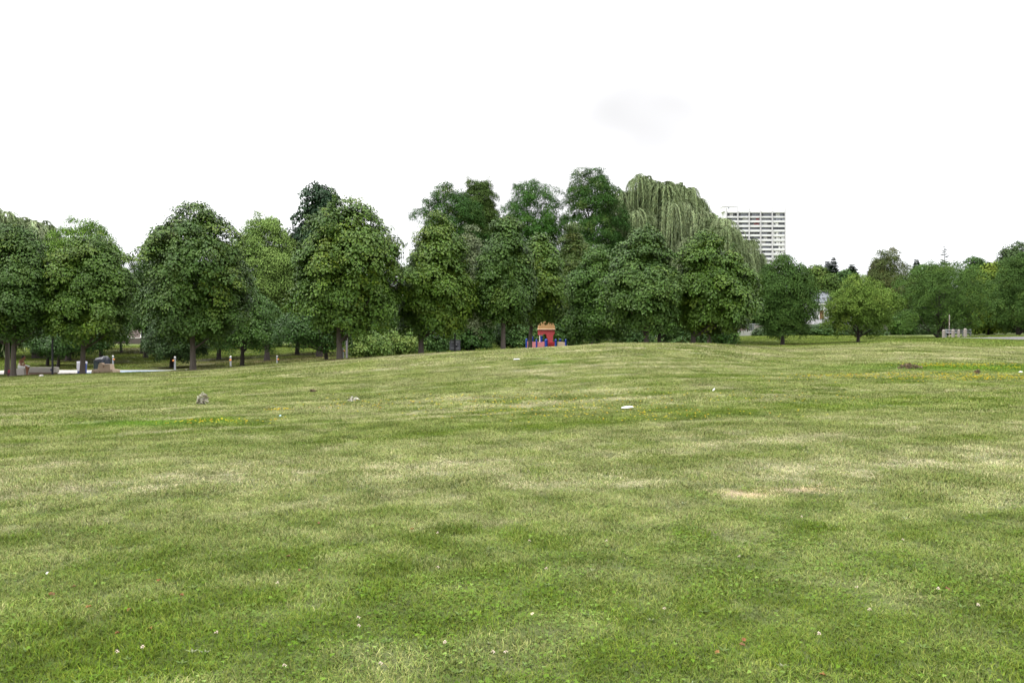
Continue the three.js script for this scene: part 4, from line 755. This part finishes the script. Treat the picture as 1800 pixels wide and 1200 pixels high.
{
  const d = 118, t = thing('wire_fence', 'galvanised wire mesh fence on a low concrete kerb', 'fence', at(1312, d, -0.1)), x0 = X(1288, d) - X(1312, d), x1 = X(1336, d) - X(1312, d), wires = [];
  part('kerb', box(x1 - x0, 0.9, 0.3, (x0 + x1) / 2, 0.35, 0, 0.02), mat([0.4, 0.4, 0.38], { map: roughTexture, roughness: 0.95 }), t);
  for (let i = 0; i <= 4; i++) part('fence_post', cyl(0.035, 0.035, 1.05, mix(x0, x1, i / 4), 0.75, 0, 10), M.galvanised, t);
  part('top_rail', new THREE.CylinderGeometry(0.03, 0.03, x1 - x0, 10).rotateZ(Math.PI / 2).translate((x0 + x1) / 2, 1.78, 0), M.galvanised, t);
  for (let x = x0 - 0.9; x < x1; x += 0.1) for (const s of [-1, 1]) { const g = new THREE.BoxGeometry(0.008, 1.32, 0.008).rotateZ(s * Math.PI / 4); g.translate(clamp(x + 0.47, x0 + 0.47, x1 - 0.47), 1.28, 0); wires.push(g); }
  part('wire_mesh', join(...wires), M.galvanised, t).userData.kind = 'stuff';
}
{ // weathered board fence, one thing with each bay its own panel
  const t = thing('board_fence', 'weathered grey board fence half hidden by shrubs', 'fence', at(1470, 121, 0)), y0 = t.position.y;
  for (let i = 0; i < 12; i++) {
    const px = 1340 + i * 25, d = 121, x = X(px, d), g = [], dx = x - t.position.x, w = 25 / F * d, y = height(x, -d) - y0, h = 1.45 + 0.08 * (hash(i, 3) - 0.5);
    for (let k = 0; k < 12; k++) g.push(new THREE.BoxGeometry(w / 12 - 0.012, h + 0.05 * hash(i, k), 0.022).translate(dx - w / 2 + (k + 0.5) * w / 12, y + h / 2, (k % 2) * 0.006));
    part('board_panel', join(...g), mat([0.2 + 0.1 * hash(i, 7), 0.18 + 0.09 * hash(i, 7), 0.165 + 0.08 * hash(i, 7)], { map: barkTexture, roughness: 0.95 }), t); part('fence_post', box(0.1, h + 0.15, 0.1, dx - w / 2, y + h / 2 + 0.05, -0.07), postWood, t);
  }
}

// ------------------------------------------------------------------ houses
const glass = mat([0.03, 0.035, 0.045], { roughness: 0.12 });
function gable(w, depth, h, over, m, t, y, label) { // ridge along x
  const s = new THREE.Shape([new THREE.Vector2(-depth / 2 - over, -0.02), new THREE.Vector2(0, h), new THREE.Vector2(depth / 2 + over, -0.02), new THREE.Vector2(depth / 2 + over, 0.14), new THREE.Vector2(0, h + 0.18), new THREE.Vector2(-depth / 2 - over, 0.14)]);
  return part('roof', new THREE.ExtrudeGeometry(s, { depth: w + 2 * over, bevelEnabled: false }).translate(0, 0, -(w + 2 * over) / 2).rotateY(Math.PI / 2).translate(0, y, 0), m, t, label);
}
function houseWindow(t, x, y, z, w, h, frame) {
  const f = part('window', join(box(w + 0.16, 0.09, 0.12, x, y + h / 2, z), box(w + 0.16, 0.09, 0.14, x, y - h / 2, z), box(0.09, h, 0.12, x - w / 2, y, z), box(0.09, h, 0.12, x + w / 2, y, z), box(0.06, h, 0.1, x, y, z)), frame, t);
  for (const s of [-1, 1]) part('pane', box(w / 2 - 0.08, h - 0.1, 0.03, x + s * w / 4, y, z), glass, f);
}
{
  const d = 116, t = thing('brown_house', 'brown brick house with white window frames on the bank', 'house', at(226, d, -0.1)), k = d / F, y0 = t.position.y, hy = (py) => Y(py, d) - y0, hx = (px) => (px - 226) * k;
  part('wall', box(10, hy(560), 7, 0.4, hy(560) / 2, -3.5), mat([0.25, 0.2, 0.185], { map: roughTexture, roughness: 0.95 }), t);
  part('plinth', box(9.8, hy(594.4), 0.5, 0.4, hy(594.4) / 2, 0.26), mat([0.11, 0.09, 0.08], { map: roughTexture, roughness: 0.95 }), t); part('ledge', box(9.9, 0.14, 0.56, 0.4, hy(593.8), 0.26), mat([0.5, 0.47, 0.46]), t);
  for (const px of [199, 219.5, 252]) houseWindow(t, hx(px), hy(587.6), 0.05, 0.8, 0.75, M.white);
  part('wall_cladding', box(3.2, hy(576) - hy(593), 0.05, hx(205), (hy(576) + hy(593)) / 2, 0.03), mat([0.55, 0.55, 0.58], { roughness: 0.8 }), t); gable(10, 7, 2.4, 0.4, mat([0.1, 0.085, 0.08], { map: roughTexture, roughness: 0.95 }), t, hy(560)).position.set(0.4, 0, -3.5);
}
{
  const d = 123, t = thing('white_house', 'white house with grey shingle roof and satellite dish', 'house', at(1462, d, -0.1)), k = d / F, y0 = t.position.y, hy = (py) => Y(py, d) - y0, hx = (px) => (px - 1462) * k;
  part('wall', box(6.4, hy(533), 6, 0, hy(533) / 2, -3), mat([0.7, 0.69, 0.72], { map: roughTexture, roughness: 0.9 }), t); part('upper_wall', box(6.6, hy(533.5) - hy(545), 0.2, 0, (hy(533.5) + hy(545)) / 2, 0.1), mat([0.76, 0.75, 0.76]), t);
  const shingles = mat([0.2, 0.215, 0.24], { map: roughTexture, roughness: 0.95 }), r = gable(6.4, 6, hy(508) - hy(533), 0.35, shingles, t, hy(533)); r.position.z = -3;
  part('fascia', box(7.1, 0.16, 0.05, 0, hy(534.4), 0.4), M.white, t);
  for (const px of [1443, 1453.5]) part('roof_vent', box(0.32, 0.2, 0.3, hx(px), hy(508.6) - 0.08, -2.6, 0.03), M.white, t);
  const dish = part('satellite_dish', new THREE.SphereGeometry(0.42, 24, 8, 0, 6.2832, 0, 0.9).rotateX(-Math.PI / 2 + 0.5).rotateY(-0.5).translate(hx(1449), hy(527), -0.25), mat([0.72, 0.72, 0.73], { side: THREE.DoubleSide, roughness: 0.5 }), t); part('feed_arm', limb([V(hx(1449), hy(528.5), -0.3), V(hx(1447.4), hy(528), 0.2), V(hx(1446.4), hy(525), 0.45)], 0.025, 0.03, 6), M.galvanised, dish); part('dish_mount', limb([V(hx(1449), hy(529.5), -0.75), V(hx(1449), hy(528.5), -0.5), V(hx(1449), hy(527.4), -0.4)], 0.03, 0.03, 6), M.galvanised, dish);
  const door = part('door', box(0.62, 1.35, 0.08, hx(1444.6), hy(552), 0.05), mat([0.24, 0.1, 0.06], { roughness: 0.6 }), t); part('door_frame', join(box(0.07, 1.45, 0.12, hx(1444.6) - 0.35, hy(552), 0.05), box(0.07, 1.45, 0.12, hx(1444.6) + 0.35, hy(552), 0.05), box(0.77, 0.07, 0.12, hx(1444.6), hy(552) + 0.72, 0.05)), M.white, door);
  houseWindow(t, hx(1470), hy(553), 0.05, 1.0, 1.1, M.white);
}
{
  const d = 134, t = thing('brick_house', 'low red brown house behind the wire fence', 'house', at(1335, d, -0.1)), y0 = t.position.y, hy = (py) => Y(py, d) - y0;
  part('wall', box(7, hy(556), 6, 0.4, hy(556) / 2, -3), mat([0.2, 0.09, 0.065], { map: roughTexture, roughness: 0.95 }), t);
  gable(7, 6, 2.1, 0.4, mat([0.14, 0.075, 0.055], { map: roughTexture, roughness: 0.95 }), t, hy(556)).position.set(0.4, 0, -3); part('chimney', box(0.6, 1.6, 0.6, 1.2, hy(556) + 2.3, -3), mat([0.3, 0.11, 0.07], { map: roughTexture }), t);
  houseWindow(t, 1.6, hy(566), 0.05, 1.1, 1.0, M.white);
}
{ // the apartment tower
  const d = 490, t = thing('apartment_tower', 'white high rise apartment tower with rows of balconies', 'building', [X(1329, d), 0, -d]), k = d / F, P = [1277.2, 1297.3, 1317.1, 1337.3, 1357.7, 1380.8].map((px) => (px - 1329) * k), roofY = Y(371, d), F1 = 8.2 * k, N = 27;
  const white = mat([0.68, 0.68, 0.71], { roughness: 0.85 }), pier = mat([0.52, 0.51, 0.54], { roughness: 0.9 }), back = mat([0.42, 0.41, 0.46], { roughness: 0.9 }), blind = mat([0.62, 0.61, 0.62], { roughness: 0.7 }), curtain = mat([0.3, 0.1, 0.12], { roughness: 0.9 }), greyGlass = mat([0.2, 0.21, 0.26], { roughness: 0.15 });
  const W = P[5] - P[0], cx = (P[0] + P[5]) / 2;
  part('core', box(W - 0.4, roofY - 1, 15, cx, (roofY - 1) / 2, -9.3), back, t); part('roof_slab', box(W + 0.2, 0.9, 17, cx, roofY - 0.45, -8.4), white, t);
  P.forEach((x, i) => part('pier', box(0.5, roofY + (i ? 8.4 * k : 2) - 0.2, 0.9, x, (roofY + (i ? 8.4 * k : 2) - 0.2) / 2, 0.15), pier, t));
  part('side_wall', box(0.35, roofY, 16, P[5] + 0.32, roofY / 2, -8.3), white, t); part('side_wall', box(0.35, roofY, 16, P[0] - 0.32, roofY / 2, -8.3), white, t);
  const pent = (a, b, py, z) => { const x0 = (a - 1329) * k, x1 = (b - 1329) * k, h = Y(py, d) - roofY; const q = part('penthouse', box(x1 - x0, h, 7, (x0 + x1) / 2, roofY + h / 2 - 0.02, z), white, t); part('coping', box(x1 - x0 + 0.3, 0.35, 7.3, (x0 + x1) / 2, roofY + h, z), pier, q); if (a < 1290) part('vent', box(0.6, 0.6, 0.2, (x0 + x1) / 2 - 1, roofY + h - 0.9, z + 3.52), greyGlass, q); };
  pent(1272.6, 1297.6, 361.8, -5); pent(1316, 1337, 367, -6);
  const R = mul(99);
  for (let f = 0; f < N; f++) {
    const top = roofY - 0.9 - (f ? 8.2 * k + (f - 1) * F1 + 0.2 : 0), tall = f ? F1 : 8.2 * k + 0.2, gap = f ? 1.55 : 2.05;
    if (f < 15) part('floor_slab', box(W, 0.25, 1.9, cx, top - tall + 0.12, -0.95), white, t);
    else if (f === 15) part('lower_floors', box(W, top - 0.2, 1.6, cx, (top - 0.2) / 2, -0.9), white, t);
    if (f > 14) continue;
    for (let b = 0; b < 5; b++) {
      const x0 = P[b] + 0.26, x1 = P[b + 1] - 0.26, w = x1 - x0, last = b === 4 && f > 0, zz = last ? -0.5 : -1.75;
      part('balcony_front', box(w, tall - gap, 0.16, (x0 + x1) / 2, top - gap - (tall - gap) / 2, -0.06), white, t);
      const cut = last ? 2 : 2 + (R() < 0.5 ? 1 : 0);
      for (let q = 0; q < cut; q++) {
        const ww = w / cut - 0.22, xx = x0 + (q + 0.5) * w / cut, lit = R();
        const wd = part('window', box(ww, gap - 0.1, 0.1, xx, top - gap / 2, zz), last && f > 4 && lit < 0.75 ? blind : lit < 0.42 ? greyGlass : lit < 0.46 ? curtain : lit < 0.66 ? blind : glass, t);
        if (last) part('pane', box(ww * 0.3, gap * 0.55, 0.06, xx - ww * 0.1 + (R() - 0.5) * 0.6, top - gap * 0.62, zz + 0.06), glass, wd);
      }
    }
  }
}
console.log('buildings');

// ------------------------------------------------------------------ small things on the lawn
function debris(label, px, py, w, h, palette, n, seed) {
  const R = mul(seed), o = onGround(px, py), t = thing('fallen_branch', label, 'branch', [o.x, o.y, o.z]), wood = [], list = [];
  for (let i = 0; i < 7; i++) { const a = R() * 6.2832, l = w * (0.35 + 0.25 * R()), e = V(Math.cos(a) * l, 0.03 + h * R(), Math.sin(a) * l * 0.6); wood.push(limb([V((R() - 0.5) * 0.1, 0.02, 0), e.clone().multiplyScalar(0.5).add(V(0, 0.03, 0)), e], 0.008, 0.003, 5)); }
  for (let i = 0; i < n; i++) { const g = (R() + R() - 1) * w * 0.5, y = 0.03 + h * Math.pow(R(), 1.2) * (1 - Math.abs(g) / w * 1.2); list.push({ m: new THREE.Matrix4().compose(V(g, y, (R() - 0.5) * w * 0.5), new THREE.Quaternion().setFromUnitVectors(up, onSphere(R)), V(1, 1, 1).multiplyScalar(0.7 + 0.6 * R())), c: tint(R, PALETTES[palette], R()) }); }
  part('twigs', join(...wood), M.darkBark, t); instanced('dry_leaves', DEADLEAF, crownMaterials.plain, list, t);
}
const DEADLEAF = (() => { const R = mul(61), L = new Leaves(); for (let i = 0; i < 3; i++) { const a = i * 2.1; L.leaf(V(), V(Math.cos(a), 0.3, Math.sin(a)).normalize(), up, 0.055, 0.045, vary(R), true, 0.3); } return L.geometry(); })();
debris('upright tuft of dry pale leaves on a fallen branch', 356, 711, 0.32, 0.27, 'dead', 60, 1);
debris('small flat scrap of pale twigs, near the tuft of dry leaves', 621, 706, 0.28, 0.07, 'dead', 22, 2);
debris('tiny dark twig scrap lying farther up the mound', 549, 690, 0.24, 0.04, 'deadBrown', 14, 3);
debris('long heap of brown dead leaves among the yellow flowers', 1598, 648, 0.95, 0.16, 'deadBrown', 90, 4);
debris('small brown tuft of dead leaves among the yellow flowers', 1718, 658, 0.24, 0.14, 'deadBrown', 34, 5);
{
  const disc = new THREE.LatheGeometry([[0, 0.03], [0.09, 0.03], [0.12, 0.022], [0.137, 0.008], [0.135, 0], [0.128, 0.004], [0.115, 0.018], [0.09, 0.025], [0, 0.025]].map((q) => new THREE.Vector2(...q)), 40);
  const toss = (label, px, py, tilt, s) => { const o = onGround(px, py), t = thing('flying_disc', label, 'disc', [o.x, o.y + 0.03, o.z]); t.rotation.set(-0.02, 0, tilt); t.scale.setScalar(s); part('disc', disc, mat([0.85, 0.85, 0.86], { roughness: 0.4 }), t); part('rim', new THREE.TorusGeometry(0.134, 0.005, 8, 40).rotateX(Math.PI / 2).translate(0, 0.006, 0), mat([0.75, 0.75, 0.77], { roughness: 0.4 }), t); };
  toss('white plastic disc lying slightly tilted in open grass', 1103, 719, 0.08, 0.95); toss('white plastic disc on the mound below the playground', 908, 633, 0.02, 1.0);
  const stone = (name, label, px, py, w, h, m, seed) => { const o = onGround(px, py), g = new THREE.IcosahedronGeometry(1, 3), p = g.attributes.position; for (let i = 0; i < p.count; i++) { const k = 0.8 + 0.4 * noise(p.getX(i) * 1.7 + seed, p.getY(i) * 1.7 + p.getZ(i)); p.setXYZ(i, p.getX(i) * w * k, p.getY(i) * h * k, p.getZ(i) * w * 0.8 * k); } g.computeVertexNormals(); const q = part(name, g, m, scene); q.name = numbered(name); q.position.set(o.x, o.y + h * 0.4, o.z); tag(q, label, name === 'stone' ? 'stone' : 'litter'); };
  stone('stone', 'pale flat stone at the foot of the large dense maple', 327, 650.5, 0.13, 0.05, mat([0.7, 0.68, 0.66], { map: roughTexture }), 3); stone('stone', 'pale broken stone in front of the concrete bench', 72, 662, 0.13, 0.09, mat([0.46, 0.43, 0.42], { map: roughTexture }), 8);
  const scrap = (label, px, py, w, h, turn, c, lift = 0.03) => { const o = onGround(px, py), g = new THREE.PlaneGeometry(w, h, 8, 8), p = g.attributes.position; for (let i = 0; i < p.count; i++) p.setZ(i, 0.25 * Math.min(w, h) * Math.sin(p.getX(i) / w * 5 + p.getY(i) / h * 3)); const q = new THREE.Mesh(g, mat(c, { side: THREE.DoubleSide, roughness: 0.7 })); g.computeVertexNormals(); q.name = numbered('litter_scrap'); q.position.set(o.x, o.y + lift, o.z); q.rotation.set(-0.9, 0, turn, 'YXZ'); q.castShadow = q.receiveShadow = true; scene.add(q); tag(q, label, 'litter'); };
  scrap('thin slanting white paper scrap beyond the tilted disc', 1255, 688, 0.03, 0.1, -0.6, [0.85, 0.85, 0.85], 0.05); scrap('pale blue scrap beside the small yellow flower cluster', 492, 733, 0.05, 0.03, 0.3, [0.45, 0.65, 0.7]); scrap('white scrap at the edge of the yellow flower drift', 1795, 655, 0.12, 0.06, 0.2, [0.8, 0.78, 0.7]); scrap('shiny white scrap lying alone in the greener grass', 82, 1016, 0.018, 0.012, 0.5, [0.75, 0.74, 0.7], 0.035); scrap('cream petal like scrap in the lush foreground grass', 936, 1090, 0.02, 0.013, 0.2, [0.62, 0.5, 0.34], 0.035);
}
{ // white clover heads and fallen leaves, as seen in the near grass
  const R = mul(8), head = new Leaves();
  for (let i = 0; i < 34; i++) { const u = onSphere(R); if (u.y < -0.3) continue; head.leaf(V(u.x * 0.004, u.y * 0.004, u.z * 0.004), u, up, 0.009, 0.004, [0.9 + 0.1 * R(), 0.85, 0.8], false, 0.1); }
  const hg = head.geometry(), hm = leafMaterial(0.8, { color: RGB(0.78, 0.72, 0.66) }), sg = cyl(0.0012, 0.001, 0.06, 0, -0.06, 0, 6), sm = mat([0.12, 0.18, 0.05]);
  for (const [px, py] of [[630, 1101], [631, 1116], [782, 1146], [669, 1186], [889, 1164], [867, 1164], [1529, 1088], [1507, 1047], [500, 1200 - 12], [487, 1039], [1168, 1086], [1066, 962], [769, 948], [931, 962], [1588, 960], [1650, 1049], [1720, 1080], [1440, 1130], [960, 1012], [205, 1165], [250, 1155], [1410, 918], [1300, 990], [770, 1010], [380, 1128]]) {
    const o = onGround(px, py), t = thing('clover_flower', 'single white clover head in the near grass', 'flower', [o.x, o.y + 0.05, o.z], R() * 6, 'white clover heads'); part('head', hg, hm, t); part('stalk', sg, sm, t);
  }
  const lm = [[0.2, 0.085, 0.035], [0.26, 0.14, 0.05], [0.17, 0.09, 0.045]].map((c) => leafMaterial(0.8, { color: RGB(...c), vertexColors: false })), LG = new Leaves(); LG.leaf(V(), V(1, 0, 0), up, 0.034, 0.026, [1, 1, 1], true, 0.25); const lg = LG.geometry();
  [[276, 1027], [228, 1075], [94, 1052], [87, 1053], [150, 1075], [510, 983], [528, 1007], [262, 1111], [133, 1037], [210, 1118], [1260, 1157], [1300, 1139], [1308, 1136], [1452, 1196], [1669, 1043], [316, 1050], [721, 935], [560, 925]].forEach(([px, py], i) => { const o = onGround(px, py), q = new THREE.Mesh(lg, lm[i % 3]); q.name = numbered('fallen_leaf'); q.position.set(o.x, o.y + 0.022, o.z); q.rotation.set(0.3 * R(), R() * 6.28, 0.4 * R()); q.castShadow = q.receiveShadow = true; scene.add(q); tag(q, 'small orange brown fallen leaf in the near grass', 'leaf', 'fallen leaves in the grass'); });
  const W = new Leaves(); for (let i = 0; i < 5; i++) { const a = i * 1.257 + R() * 0.5; W.leaf(V(0, 0.01, 0), V(Math.cos(a), 0.55 + 0.4 * R(), Math.sin(a)).normalize(), up, 0.06 + 0.03 * R(), 0.026, vary(R), false, 0.08); }
  const list = []; for (let i = 0; i < 300; i++) { const d = 3.4 + 8 * Math.pow(R(), 1.3), x = (R() * 2 - 1) * d * 0.72, s = 0.25 + 0.3 * R(), c = R() < 0.12 ? [0.2, 0.22, 0.12] : [0.1, 0.15, 0.035]; list.push({ m: new THREE.Matrix4().compose(V(x, height(x, -d), -d), new THREE.Quaternion().setFromAxisAngle(up, R() * 6.28), V(s, s, s)), c }); }
  tag(instanced('lawn_weeds', W.geometry(), leafMaterial(0.5), list, scene), 'broad leaved plantain rosettes scattered in the near grass', 'weeds');
}
renderer.render(scene, camera);
